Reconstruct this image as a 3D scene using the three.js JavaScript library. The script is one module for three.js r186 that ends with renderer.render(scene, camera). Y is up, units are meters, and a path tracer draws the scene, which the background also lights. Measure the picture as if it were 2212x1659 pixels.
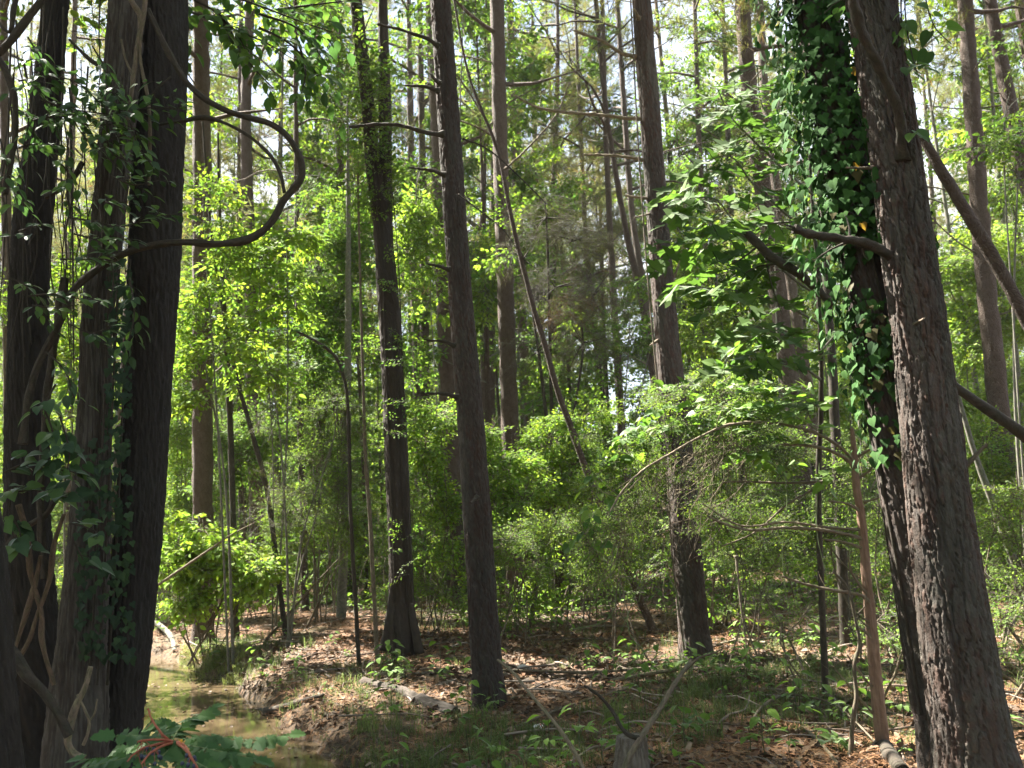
import * as THREE from 'three';
import { mergeGeometries } from 'three/addons/utils/BufferGeometryUtils.js';
import { ImprovedNoise } from 'three/addons/math/ImprovedNoise.js';

// ---------------------------------------------------------------- camera, sky, sun, exposure
const W = 2212, H = 1659;                       // measuring grid laid over the photograph
const V3 = (x, y, z) => new THREE.Vector3(x, y, z);
const rad = (d) => d * Math.PI / 180;
const scene = new THREE.Scene();
const camera = new THREE.PerspectiveCamera(46, 1024 / 768, 0.05, 700);
camera.position.set(0, 1.6, 0);
camera.rotation.order = 'YXZ';
camera.rotation.set(rad(8.3), 0, rad(-2.5));
camera.updateMatrixWorld(true);
camera.focus = 6.5;
camera.userData.fStop = 3.4;

const SUN = V3(-0.47, 0.82, -0.36).normalize();  // towards the sun
const renderer = new THREE.WebGLRenderer({ antialias: true });
renderer.setSize(1024, 768);
renderer.toneMapping = THREE.LinearToneMapping;
renderer.toneMappingExposure = 9.4;
renderer.shadowMap.enabled = true;

const sun = new THREE.DirectionalLight(new THREE.Color(1, 0.95, 0.85), 5);
sun.position.copy(SUN).multiplyScalar(80).add(V3(0, 0, -20));
sun.target.position.set(0, 0, -20);
sun.castShadow = true;
sun.shadow.mapSize.set(4096, 4096);
sun.shadow.camera.left = -60; sun.shadow.camera.right = 60; sun.shadow.camera.top = 60; sun.shadow.camera.bottom = -60; sun.shadow.camera.far = 220;
sun.shadow.radius = 1;
scene.add(sun, sun.target);

// ---------------------------------------------------------------- numbers and noise
function mulberry(a) { return () => { a |= 0; a = a + 0x6D2B79F5 | 0; let t = Math.imul(a ^ a >>> 15, 1 | a); t = t + Math.imul(t ^ t >>> 7, 61 | t) ^ t; return ((t ^ t >>> 14) >>> 0) / 4294967296; }; }
const rng = mulberry(20240611);
const rr = (a, b) => a + (b - a) * rng();
const pick = (a) => a[Math.floor(rng() * a.length)];
const perlin = new ImprovedNoise();
const noise = (x, y, z = 0) => perlin.noise(x + 101.3, y + 57.7, z + 33.1);
const fbm = (x, y, z = 0, o = 4) => { let s = 0, a = 0.5; for (let i = 0; i < o; i++) { s += a * noise(x, y, z); x *= 2.03; y *= 2.03; z *= 2.03; a *= 0.5; } return s; };
const clamp = (x, a = 0, b = 1) => Math.min(b, Math.max(a, x));
const sstep = (a, b, x) => { const t = clamp((x - a) / (b - a)); return t * t * (3 - 2 * t); };
const mix = (a, b, t) => a + (b - a) * t;
const mix3 = (a, b, t) => [mix(a[0], b[0], t), mix(a[1], b[1], t), mix(a[2], b[2], t)];
const hash = (i, j, k) => { let h = Math.imul(i, 374761393) ^ Math.imul(j, 668265263) ^ Math.imul(k, 1274126177); h = Math.imul(h ^ h >>> 13, 1103515245); h ^= h >>> 16; return (h >>> 0) / 4294967296; };
const cell = { f1: 0, f2: 0, id: 0 };
function worley(x, y, z) {                       // distances to the two nearest seeds, and a number for the nearest
  const X = Math.floor(x), Y = Math.floor(y), Z = Math.floor(z);
  let f1 = 9, f2 = 9, id = 0;
  for (let i = X - 1; i <= X + 1; i++) for (let j = Y - 1; j <= Y + 1; j++) for (let k = Z - 1; k <= Z + 1; k++) {
    const a = hash(i, j, k), b = hash(i + 71, j - 13, k + 29), c = hash(i - 47, j + 61, k - 83);
    const dx = i + a - x, dy = j + b - y, dz = k + c - z, d = Math.sqrt(dx * dx + dy * dy + dz * dz);
    if (d < f1) { f2 = f1; f1 = d; id = hash(i + 7, j + 3, k + 11); } else if (d < f2) f2 = d;
  }
  cell.f1 = f1; cell.f2 = f2; cell.id = id;
}

// the sky: pale air with thin bright cloud, as large outside the frame as inside it
{
  const w = 512, h = 256, d = new Float32Array(w * h * 4);
  for (let j = 0; j < h; j++) for (let i = 0; i < w; i++) {
    const el = ((j + 0.5) / h - 0.5) * Math.PI, az = (i + 0.5) / w * 2 * Math.PI;
    const x = Math.cos(el) * Math.cos(az), y = Math.sin(el), z = Math.cos(el) * Math.sin(az);
    const up = clamp(y);
    let c = mix3([0.74, 0.85, 1.0], [0.40, 0.55, 0.90], Math.pow(up, 0.7));
    const cl = sstep(-0.12, 0.32, fbm(x * 2.2, y * 4.2, z * 2.2, 5));
    c = mix3(c, [1.05, 1.05, 1.05], cl * 0.8);
    const o = (j * w + i) * 4;
    for (let k = 0; k < 3; k++) d[o + k] = c[k] * 0.215;
    d[o + 3] = 1;
  }
  const sky = new THREE.DataTexture(d, w, h, THREE.RGBAFormat, THREE.FloatType);
  sky.mapping = THREE.EquirectangularReflectionMapping;
  sky.magFilter = sky.minFilter = THREE.LinearFilter;
  sky.needsUpdate = true;
  scene.background = sky;
  scene.environment = sky;
}
scene.fog = new THREE.FogExp2(new THREE.Color(1.0, 0.99, 0.94), 0.0006);

// ---------------------------------------------------------------- from the photograph to places
const FPX = (H / 2) / Math.tan(rad(camera.fov / 2));
function ray(px, py) { return V3((px - W / 2) / FPX, (H / 2 - py) / FPX, -1).applyQuaternion(camera.quaternion); }
function at(px, py, depth) { const r = ray(px, py); return r.multiplyScalar(depth / -r.z).add(camera.position); }   // on the upright plane that far in front
const px2m = (px, p) => { const q = p.clone().applyMatrix4(camera.matrixWorldInverse); return px * -q.z / FPX; };

const CREEK = [[-9, -17.5], [-6.9, -14.6], [-4.75, -12], [-3.75, -10.3], [-3.1, -8.8], [-2.45, -7.8], [-2.1, -6.5], [-1.95, -4.5], [-2.4, -2.5], [-3.2, 1], [-4, 9]];
function creekDist(x, z) {
  let best = 99;
  for (let i = 0; i < CREEK.length - 1; i++) {
    const [ax, az] = CREEK[i], [bx, bz] = CREEK[i + 1], ux = bx - ax, uz = bz - az;
    const t = clamp(((x - ax) * ux + (z - az) * uz) / (ux * ux + uz * uz));
    best = Math.min(best, Math.hypot(x - ax - t * ux, z - az - t * uz));
  }
  return best;
}
const WATER = -0.39;
function G(x, z) {                                // height of the ground
  const d = creekDist(x, z) + noise(x * 0.9, z * 0.9, 4) * 0.22 + noise(x * 2.6, z * 2.6, 8) * 0.12;
  let y = fbm(x * 0.16, z * 0.16, 2, 3) * 0.35 + noise(x * 0.9, z * 0.9, 7) * 0.06 + noise(x * 2.7, z * 2.7, 1) * 0.03;
  const far = Math.max(0, -z - 17);
  y += 0.045 * far * far / (far + 14) + 0.02 * Math.max(0, x) * sstep(8, 24, -z);
  y -= 0.16 * (1 - sstep(1.2, 3.4, d));
  return mix(-0.85, y, sstep(0.4, 1.2, d));
}
function ground(px, py) {                         // where the line of sight meets the ground
  const r = ray(px, py), p = camera.position.clone();
  for (let t = 0.5; t < 120; t += 0.05) { p.copy(camera.position).addScaledVector(r, t); if (p.y < G(p.x, p.z)) return p; }
  return p;
}

// ---------------------------------------------------------------- naming
const taken = {};
function numbered(n) { const k = taken[n] = (taken[n] ?? -1) + 1; return k ? n + '_' + String(k).padStart(3, '0') : n; }
function tag(o, label, category, group, kind) { if (label) o.userData.label = label; if (category) o.userData.category = category; if (group) o.userData.group = group; if (kind) o.userData.kind = kind; return o; }
function thing(name, label, category, p, group) { const o = new THREE.Group(); o.name = numbered(name); o.position.copy(p); scene.add(o); return tag(o, label, category, group); }
function part(name, geo, m, parent) {            // geometry is given in the world and moved to its thing
  geo.translate(-parent.position.x, -parent.position.y, -parent.position.z);
  const o = new THREE.Mesh(geo, m); o.name = numbered(name); if (geo.userData.many) o.userData.kind = 'stuff'; parent.add(o); return o;
}
const bundle = (list) => { const g = mergeGeometries(list); g.userData.many = list.length > 1; return g; };   // pieces too small to pick apart
function subpart(name, geo, m, p, root) { geo.translate(-root.position.x, -root.position.y, -root.position.z); const o = new THREE.Mesh(geo, m); o.name = numbered(name); p.add(o); return o; }

// ---------------------------------------------------------------- materials
function tileTexture(n, f, srgb) {
  const d = new Uint8Array(n * n * 4);
  for (let j = 0; j < n; j++) for (let i = 0; i < n; i++) { const c = f(i / n, j / n, i, j), o = (j * n + i) * 4; d[o] = c[0]; d[o + 1] = c[1]; d[o + 2] = c[2]; d[o + 3] = 255; }
  const t = new THREE.DataTexture(d, n, n); t.wrapS = t.wrapT = THREE.RepeatWrapping; t.magFilter = THREE.LinearFilter; t.minFilter = THREE.LinearMipmapLinearFilter; t.generateMipmaps = true;
  if (srgb) t.colorSpace = THREE.SRGBColorSpace;
  t.needsUpdate = true; return t;
}
const s8 = (v) => Math.round(255 * clamp(v <= 0.0031308 ? v * 12.92 : 1.055 * Math.pow(v, 1 / 2.4) - 0.055));
// noise that repeats after one unit: taken from a torus
const tor = (u, v, f, s = 0) => { const a = u * 2 * Math.PI, b = v * 2 * Math.PI, k = f / 6.2832; return noise((Math.cos(a) + s) * k, Math.sin(a) * k + Math.cos(b) * k * 1.31, Math.sin(b) * k + s); };

const grainBump = tileTexture(512, (u, v) => { const g = 128 + 90 * (tor(u, v, 40) + 0.6 * tor(u, v, 95, 3) + 0.4 * tor(u, v, 170, 5)); return [g, g, g]; });
const barkMats = {
  near: new THREE.MeshStandardMaterial({ vertexColors: true, roughness: 0.92, bumpMap: grainBump, bumpScale: 0.004 }),
};
// bark for trunks farther off: plates as colour and relief, one tile is half a metre
function plateField(u, v) { const a = u * 2 * Math.PI, b = v * 2 * Math.PI; worley(Math.cos(a) * 1.5 + 9 + 0.25 * Math.cos(b * 2), 3.2 * Math.cos(b) * 0.5 + Math.sin(a) * 1.5 + 9, 3.2 * Math.sin(b) * 0.5 + 9); return [cell.f2 - cell.f1, cell.id]; }
const farBarkBump = tileTexture(512, (u, v) => { const [e] = plateField(u, v); const g = 255 * clamp(0.15 + 0.6 * sstep(0.02, 0.28, e) + 0.22 * tor(u, v, 60)); return [g, g, g]; });
function barkColour(a, b, c) { return tileTexture(512, (u, v) => { const [e, id] = plateField(u, v); let k = mix3(a, b, id); k = mix3(k, c, clamp(0.5 + 1.1 * tor(u, v, 22, 2)) * 0.5); const g = 1 + 0.35 * tor(u, v, 90, 1) + 0.12 * sstep(0.1, 0.4, e); return k.map((q) => s8(q * g)); }, true); }
const farBarkMap = barkColour([0.175, 0.138, 0.112], [0.115, 0.078, 0.058], [0.18, 0.16, 0.142]);
const farBark = [0, 1, 2].map((k) => new THREE.MeshStandardMaterial({ map: farBarkMap, color: new THREE.Color().setRGB(...[[0.5, 0.44, 0.40], [0.4, 0.34, 0.30], [0.6, 0.53, 0.48]][k]), roughness: 0.92, bumpMap: farBarkBump, bumpScale: 0.012 }));
const smoothBarkMap = tileTexture(256, (u, v) => { const g = 1 + 0.5 * tor(u, v, 14) + 0.35 * tor(u, v, 50, 4); return mix3([0.13, 0.115, 0.095], [0.10, 0.105, 0.07], clamp(0.5 + tor(u, v, 9, 7))).map((q) => s8(q * g)); }, true);
const smoothBark = new THREE.MeshStandardMaterial({ map: smoothBarkMap, roughness: 0.9, bumpMap: grainBump, bumpScale: 0.004 });
const deadWood = new THREE.MeshStandardMaterial({ map: smoothBarkMap, color: new THREE.Color().setRGB(0.9, 0.74, 0.62), roughness: 0.9, bumpMap: grainBump, bumpScale: 0.003 });
const paleWood = new THREE.MeshStandardMaterial({ map: smoothBarkMap, color: new THREE.Color().setRGB(1.35, 1.12, 0.94), roughness: 0.88, bumpMap: grainBump, bumpScale: 0.003 });
const darkWood = new THREE.MeshStandardMaterial({ map: smoothBarkMap, color: new THREE.Color().setRGB(0.30, 0.24, 0.20), roughness: 0.92, bumpMap: grainBump, bumpScale: 0.004 });
const redWood = new THREE.MeshStandardMaterial({ map: smoothBarkMap, color: new THREE.Color().setRGB(0.8, 0.55, 0.42), roughness: 0.9, bumpMap: grainBump, bumpScale: 0.004 });
const greenStem = new THREE.MeshStandardMaterial({ color: new THREE.Color().setRGB(0.11, 0.15, 0.05), roughness: 0.75 });
const leafMat = (o = {}) => new THREE.MeshPhysicalMaterial({ vertexColors: true, side: THREE.DoubleSide, roughness: 0.94, transmission: 0.6, thickness: 0, specularIntensity: 0.35, ...o });
const foliageMat = leafMat();
const needleMat = leafMat({ transmission: 0.6 });
const plainLeaf = (r, g, b, o = {}) => leafMat({ vertexColors: false, color: new THREE.Color().setRGB(r, g, b), ...o });
// ---------------------------------------------------------------- tubes: trunks, limbs, vines, twigs
const UPV = V3(0, 1, 0);
// rows: [{p, r, s}] along the tube; skin(x, y, z, s, r, th) may set out.d (metres outwards) and out.c (linear colour)
function tube(rows, nr, skin, cap = true) {
  const n = rows.length, cols = nr + 1, pos = new Float32Array((n * cols + (cap ? 2 : 0)) * 3), uv = new Float32Array((n * cols + (cap ? 2 : 0)) * 2), col = skin && skin.coloured ? new Float32Array((n * cols + (cap ? 2 : 0)) * 3) : null;
  const T = V3(), N = V3(), B = V3(), out = { d: 0, c: [1, 1, 1] };
  let rm = 0; for (const q of rows) rm = Math.max(rm, q.r);
  const uLen = Math.max(1, Math.round(2 * Math.PI * rm / 0.5 * 2)) / 2;          // whole or half tiles round the trunk
  for (let i = 0; i < n; i++) {
    T.subVectors(rows[Math.min(n - 1, i + 1)].p, rows[Math.max(0, i - 1)].p).normalize();
    if (i === 0) { N.set(0, 0, 1); if (Math.abs(T.z) > 0.9) N.set(1, 0, 0); }
    N.addScaledVector(T, -N.dot(T)).normalize(); B.crossVectors(T, N);
    const { p, r, s } = rows[i];
    for (let j = 0; j < cols; j++) {
      const th = j / nr * 2 * Math.PI, cx = Math.cos(th), cz = Math.sin(th), o = (i * cols + j);
      let R = r;
      if (skin) { out.d = 0; skin(cx * rm, s, cz * rm, s, r, th, out); R += out.d; if (col) col.set(out.c, o * 3); }
      pos[o * 3] = p.x + (N.x * cx + B.x * cz) * R; pos[o * 3 + 1] = p.y + (N.y * cx + B.y * cz) * R; pos[o * 3 + 2] = p.z + (N.z * cx + B.z * cz) * R;
      uv[o * 2] = j / nr * uLen; uv[o * 2 + 1] = s / 0.5;
    }
  }
  const idx = [];
  for (let i = 0; i < n - 1; i++) for (let j = 0; j < nr; j++) { const a = i * cols + j, b = a + 1, c = a + cols, d = c + 1; idx.push(a, b, c, b, d, c); }
  if (cap) for (const e of [0, 1]) {
    const k = n * cols + e, row = e ? n - 1 : 0, q = rows[row].p; pos.set([q.x, q.y, q.z], k * 3); if (col) col.set(col.slice(row * cols * 3, row * cols * 3 + 3), k * 3);
    for (let j = 0; j < nr; j++) e ? idx.push(row * cols + j, row * cols + j + 1, k) : idx.push(row * cols + j + 1, row * cols + j, k);
  }
  const g = new THREE.BufferGeometry();
  g.setAttribute('position', new THREE.BufferAttribute(pos, 3)); g.setAttribute('uv', new THREE.BufferAttribute(uv, 2)); if (col) g.setAttribute('color', new THREE.BufferAttribute(col, 3));
  g.setIndex(idx); g.computeVertexNormals();
  const na = g.attributes.normal;                                                 // one normal along the seam
  for (let i = 0; i < n; i++) { const a = i * cols, b = a + nr; T.set(na.getX(a) + na.getX(b), na.getY(a) + na.getY(b), na.getZ(a) + na.getZ(b)).normalize(); na.setXYZ(a, T.x, T.y, T.z); na.setXYZ(b, T.x, T.y, T.z); }
  return g;
}
// rows along a smooth curve through points with radii; step may be a function of the arc length
function rowsAlong(pts, radii, step) {
  const c = new THREE.CatmullRomCurve3(pts, false, 'centripetal'), L = c.getLength(), m = pts.length - 1, rows = [];
  c.arcLengthDivisions = 200; c.updateArcLengths();
  for (let s = 0; ;) {
    const u = Math.min(1, s / L), t = c.getUtoTmapping(u), k = Math.min(m - 1, Math.floor(t * m)), f = t * m - k;
    rows.push({ p: c.getPoint(t), r: mix(radii[k], radii[k + 1], f), s: u * L });
    if (u >= 1) break;
    s += typeof step === 'function' ? step(s) : step;
    if (s > L * 0.9999) s = L;
  }
  return rows;
}
const wobble = (a, f) => (x, y, z, s, r, th, out) => { out.d = a * noise(x * f, y * f * 0.5, z * f); };
function stick(pts, r0, r1, nr = 7, step) {
  const L = pts.reduce((q, p, i) => i ? q + p.distanceTo(pts[i - 1]) : 0, 0), radii = pts.map((_, i) => mix(r0, r1, i / (pts.length - 1)));
  return tube(rowsAlong(pts, radii, step || Math.max(L / 40, Math.min(L / 4, 0.06))), nr, nr > 7 ? wobble(r0 * 0.35, 1.2 / r0) : null);
}
function gnarled(a, b, bend, n = 4) {                                             // points from a to b that wander
  const pts = []; const d = a.distanceTo(b);
  for (let i = 0; i <= n; i++) { const t = i / n, p = a.clone().lerp(b, t); if (i && i < n) p.add(V3(rr(-1, 1), rr(-1, 1), rr(-1, 1)).multiplyScalar(bend * d)); pts.push(p); }
  return pts;
}
const path = (list, depth) => list.map(([x, y, d]) => at(x, y, depth + (d || 0)));

// ---------------------------------------------------------------- bark
function pineSkin(amp, w, h, seed, tone = 1, fw = w * 0.42, fh = h * 0.45) {
  const f = (x, y, z, s, r, th, out) => {
    const vary = 1 + 0.3 * noise(seed, y * 0.45, 2), q = 1 / w, v = vary / h, wx = 0.5 * noise(x * 11 + seed, y * 4, z * 11) + 0.22 * noise(x * 40, y * 22, z * 40), wy = 0.7 * noise(x * 9, y * 3 + seed, z * 9) + 0.2 * noise(x * 45, y * 30, z * 45);
    worley(x * q + wx + seed, y * v + wy, z * q + wx);
    const e = cell.f2 - cell.f1, id = cell.id, plate = sstep(0.01, 0.13, e);
    worley(x / fw + seed * 2 + wx * 1.6, y / fh + id * 3 + wy, z / fw + wy * 1.2);
    const e2 = cell.f2 - cell.f1, id2 = cell.id, grain = noise(x * 120, y * 60, z * 120);
    out.d = amp * (plate * (0.65 + 0.35 * id) - 0.6 + 0.34 * sstep(0.01, 0.1, e2) * (0.15 + id2) + 0.12 * grain + 0.5 * noise(x * 5, y * 1.4 + seed, z * 5));
    let c = mix3([0.140, 0.101, 0.078], [0.128, 0.070, 0.047], sstep(0.45, 0.85, id2 * 0.6 + id * 0.5));
    c = mix3(c, [0.18, 0.15, 0.128], sstep(0.62, 0.9, hash(Math.floor(id * 997), Math.floor(id2 * 997), 5)) * 0.8);
    c = mix3(c, [0.15, 0.145, 0.11], 0.5 * sstep(0.1, 0.3, noise(x * 4, y * 1.1, z * 4 + seed) + 0.4 * noise(x * 22, y * 22, z * 22)));  // grey-green lichen
    const g = tone * (0.8 + 0.4 * id2) * (1 + 0.3 * grain) * (1 + 0.55 * noise(x * 2, y * 0.7, z * 2 + seed));
    out.c[0] = c[0] * g; out.c[1] = c[1] * g; out.c[2] = c[2] * g;
  };
  f.coloured = true; return f;
}
function ridgeSkin(amp, w, seed, tone, pale = 0) {
  const f = (x, y, z, s, r, th, out) => {
    const q = 1 / w, wp = 0.8 * noise(x * 7, y * 2.2 + seed, z * 7);
    const w2 = wp + 0.5 * noise(x * 18, y * 6, z * 18 + seed); worley(x * q * 0.8 + w2, y * 7 + 2 * wp, z * q * 0.8 + w2); const cut = sstep(0.02, 0.16, cell.f2 - cell.f1), a = (1 - Math.abs(noise(x * q + w2 + seed, y * 3.4, z * q + w2)) * 2.6) * 0.6 + 0.75 * cut * (0.5 + 0.5 * cell.id), b = noise(x * q * 2.4, y * 5, z * q * 2.4 + seed), c0 = noise(x * 90, y * 24, z * 90);
    out.d = amp * (a * 0.7 + 0.3 * b + 0.14 * c0 - 0.35) + 0.05 * r * noise(x * 3, y * 0.8 + seed, z * 3) * 2;
    const m = clamp(0.5 + 0.9 * noise(x * 4, y * 1.7, z * 4 + seed));
    let c = mix3([0.115, 0.080, 0.056], [0.122, 0.098, 0.074], m);
    if (pale) c = mix3(c, [0.30, 0.27, 0.23], pale * sstep(-0.15, 0.3, b + 0.6 * noise(x * 6, y * 2.6, z * 6)));
    const g = tone * (1 + 0.35 * c0 + 0.15 * b);
    out.c[0] = c[0] * g; out.c[1] = c[1] * g; out.c[2] = c[2] * g;
  };
  f.coloured = true; return f;
}

// ---------------------------------------------------------------- trunks read off the photograph
// px: [x, y, width] from the lowest to the highest point; the trunk goes on down to the ground and up to `top`
function trunkRows(px, depth, top, step, o = {}) {
  const P = px.map(([x, y, w, dd]) => { const p = at(x, y, depth + (dd || 0)); return { p, r: px2m(w, p) / 2 }; });
  if (!o.noFoot) while (P.length > 2 && P[0].p.y < G(P[0].p.x, P[0].p.z) + 0.3) P.shift();
  const a = P[0], b = P[1], d0 = a.p.clone().sub(b.p); d0.multiplyScalar(1 / Math.max(0.05, -d0.y));
  let foot = a.p.clone();
  if (!o.noFoot) {
    for (let i = 0; i < 40 && foot.y > G(foot.x, foot.z) - 0.15; i++) foot.addScaledVector(d0, 0.1 * Math.max(0.3, foot.y - G(foot.x, foot.z) + 0.15));
    const fl = o.flare ?? 1.45, mid = foot.clone().lerp(a.p, Math.min(0.8, 0.45 / Math.max(0.5, foot.distanceTo(a.p))));
    if (foot.distanceTo(a.p) > 0.5) P.unshift({ p: mid, r: a.r * 1.05 });
    P.unshift({ p: foot, r: a.r * fl });
  }
  if (top) {
    const n = P.length, t = P[n - 1], u = t.p.clone().sub(P[n - 2].p).normalize(), rest = top - t.p.y;
    if (rest > 0.5) { u.lerp(UPV, 0.35).normalize(); const e = t.p.clone().addScaledVector(u, rest * 0.5); u.lerp(UPV, 0.5).normalize(); P.push({ p: e, r: t.r * 0.72 }, { p: e.clone().addScaledVector(u, rest * 0.5), r: Math.max(0.015, t.r * 0.15) }); }
  }
  return rowsAlong(P.map((q) => q.p), P.map((q) => q.r), step);
}
const rowAt = (rows, y) => { let best = rows[0]; for (const q of rows) if (Math.abs(q.p.y - y) < Math.abs(best.p.y - y)) best = q; return best; };

// ---------------------------------------------------------------- leaves
// a leaf lies in the x-y plane, its stalk at the origin, its tip at +y; outline: half of it, as [across, along]
function leafGeo(outline, size, o = {}) {
  const fold = o.fold ?? 0.25, curl = o.curl ?? 0.25, pos = [], nrm = [], idx = [], n = outline.length, z = (x, y) => fold * Math.abs(x) - curl * y * y;
  for (const s of [-1, 1]) {
    const base = pos.length / 3;
    for (const [x, y] of outline) pos.push(s * x * size, y * size, z(x, y) * size);
    for (const [, y] of outline) { const yy = clamp(y, 0, 1); pos.push(0, yy * size, z(0, yy) * size); }
    for (let i = 0; i < n - 1; i++) { const a = base + i, b = a + 1, c = base + n + i, d = c + 1; s > 0 ? idx.push(a, b, c, b, d, c) : idx.push(b, a, c, d, b, c); }
  }
  const g = new THREE.BufferGeometry(); g.setAttribute('position', new THREE.Float32BufferAttribute(pos, 3)); g.setIndex(idx); g.computeVertexNormals(); return g;
}
const OVAL = [[0.02, 0], [0.2, 0.18], [0.29, 0.42], [0.2, 0.74], [0, 1]], OVAL_LOW = [[0, 0], [0.27, 0.32], [0.22, 0.68], [0, 1]];
const HEART = [[0, 0], [0.22, -0.12], [0.42, 0.02], [0.47, 0.25], [0.36, 0.55], [0.15, 0.82], [0, 1]];
const IVY = [[0, 0], [0.2, -0.14], [0.36, -0.05], [0.55, 0.16], [0.4, 0.36], [0.27, 0.5], [0.2, 0.72], [0, 1]];
const MAPLE = [[0, 0], [0.16, -0.08], [0.42, -0.06], [0.3, 0.16], [0.56, 0.3], [0.7, 0.56], [0.44, 0.5], [0.2, 0.5], [0.24, 0.72], [0.1, 0.8], [0, 1]];
const HOLLY = [[0, 0], [0.16, 0.08], [0.34, 0.1], [0.26, 0.24], [0.42, 0.34], [0.28, 0.46], [0.36, 0.62], [0.2, 0.7], [0.2, 0.84], [0, 1]];
function coloured(g, c) { const n = g.attributes.position.count, a = new Float32Array(n * 3); for (let i = 0; i < n; i++) a.set(c, i * 3); g.setAttribute('color', new THREE.BufferAttribute(a, 3)); return g; }
const bare = (g) => { g.deleteAttribute('uv'); return g; };
const _m = new THREE.Matrix4(), _q = new THREE.Quaternion(), _e = new THREE.Euler();
// a matrix that lays a leaf at p, tip towards dir, its face as near to `up` as that allows
function leafMatrix(p, dir, up, s) {
  const y = dir.clone().normalize(), x = V3().crossVectors(y, up); if (x.lengthSq() < 1e-4) x.set(1, 0, 0); x.normalize();
  const z = V3().crossVectors(x, y);
  return new THREE.Matrix4().makeBasis(x.multiplyScalar(s), y.multiplyScalar(s), z.multiplyScalar(s)).setPosition(p);
}
const rv = (k = 1) => V3(rr(-k, k), rr(-k, k), rr(-k, k));

// sprays: a twig with its leaves, drawn many times over in a crown
function spray(n, len, size, outline, green, o = {}) {
  const parts = [], tip = V3(0, len, 0), brown = o.wood || [0.09, 0.07, 0.05];
  parts.push(coloured(bare(tube(rowsAlong([V3(0, 0, 0), V3(len * 0.04, len * 0.5, 0), V3(-len * 0.03, len, 0)], [0.005 * (o.thick || 1), 0.004 * (o.thick || 1), 0.002], len / 3), 3, null, false)), brown));
  const side = o.side ?? 3;
  for (let k = 0; k < side; k++) { const y = len * rr(0.15, 0.7), s = k % 2 ? 1 : -1; parts.push(coloured(bare(tube([{ p: V3(0, y, 0), r: 0.003, s: 0 }, { p: V3(s * len * rr(0.25, 0.45), y + len * rr(0.15, 0.3), rr(-0.1, 0.1) * len), r: 0.0015, s: 0.3 }], 3, null, false)), brown)); }
  for (let i = 0; i < n; i++) {
    const t = (i + 0.5) / n, s = i % 2 ? 1 : -1, sub = side && rng() < 0.65, r = sub ? rr(0.1, 0.42) * len : 0;
    const p = V3(s * r, len * mix(0.12, 1, t) * (sub ? rr(0.75, 1.05) : 1), rr(-0.06, 0.06) * len), d = V3(s * rr(0.3, 1), rr(0.1, 0.9), rr(-0.55, 0.2));
    const g = leafGeo(outline, size * rr(0.65, 1.15), { fold: rr(0.1, 0.4), curl: rr(0.05, 0.4) }).applyMatrix4(leafMatrix(p, d, V3(rr(-0.8, 0.8), rr(-0.5, 0.5), 1), 1));
    const k = rr(0.75, 1.25), yel = rr(-0.08, 0.22);
    parts.push(coloured(g, [green[0] * k * (1 + yel * 1.4), green[1] * k * (1 + yel * 0.3), green[2] * k]));
  }
  return mergeGeometries(parts);
}
function needleSpray(len, tufts, green) {         // a bare pine twig with bundles of long needles
  const pos = [], col = [], add = (a, b, c, k) => { pos.push(...a, ...b, ...c); for (let i = 0; i < 3; i++) col.push(...k); };
  for (let t = 0; t < tufts; t++) {
    const s = t % 2 ? 1 : -1, o = t === 0 ? V3(0, len, 0) : V3(s * rr(0.1, 0.4) * len, len * rr(0.4, 1), rr(-0.25, 0.25) * len), ax = o.clone().add(V3(0, len * 0.4, 0)).normalize();
    for (let i = 0; i < 30; i++) {
      const d = ax.clone().multiplyScalar(rr(0.2, 1)).add(rv(0.85)).normalize(), L = rr(0.12, 0.2), st = o.clone().addScaledVector(ax, rr(-0.13, 0.04)), w = V3().crossVectors(d, rv()).normalize().multiplyScalar(0.0042), e = st.clone().addScaledVector(d, L).add(V3(0, -0.02, 0));
      const k = rr(0.7, 1.3), br = rng() < 0.1 ? 1 : 0, c = br ? [0.16 * k, 0.095 * k, 0.045 * k] : [green[0] * k, green[1] * k, green[2] * k];
      add(st.clone().sub(w).toArray(), st.clone().add(w).toArray(), e.toArray(), c);
    }
    const w = V3(0.006, 0, 0.003), q = V3(0, len * 0.2, 0); add(q.clone().sub(w).toArray(), q.clone().add(w).toArray(), o.toArray(), [0.08, 0.06, 0.045]);
  }
  add([-0.007, 0, 0], [0.007, 0, 0], [0, len, 0], [0.08, 0.06, 0.045]);
  const g = new THREE.BufferGeometry(); g.setAttribute('position', new THREE.Float32BufferAttribute(pos, 3)); g.setAttribute('color', new THREE.Float32BufferAttribute(col, 3)); g.computeVertexNormals(); return g;
}
const GREEN = { fresh: [0.165, 0.29, 0.03], mid: [0.11, 0.205, 0.026], deep: [0.04, 0.1, 0.014], pine: [0.155, 0.17, 0.048], cedar: [0.075, 0.1, 0.024] };
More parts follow.
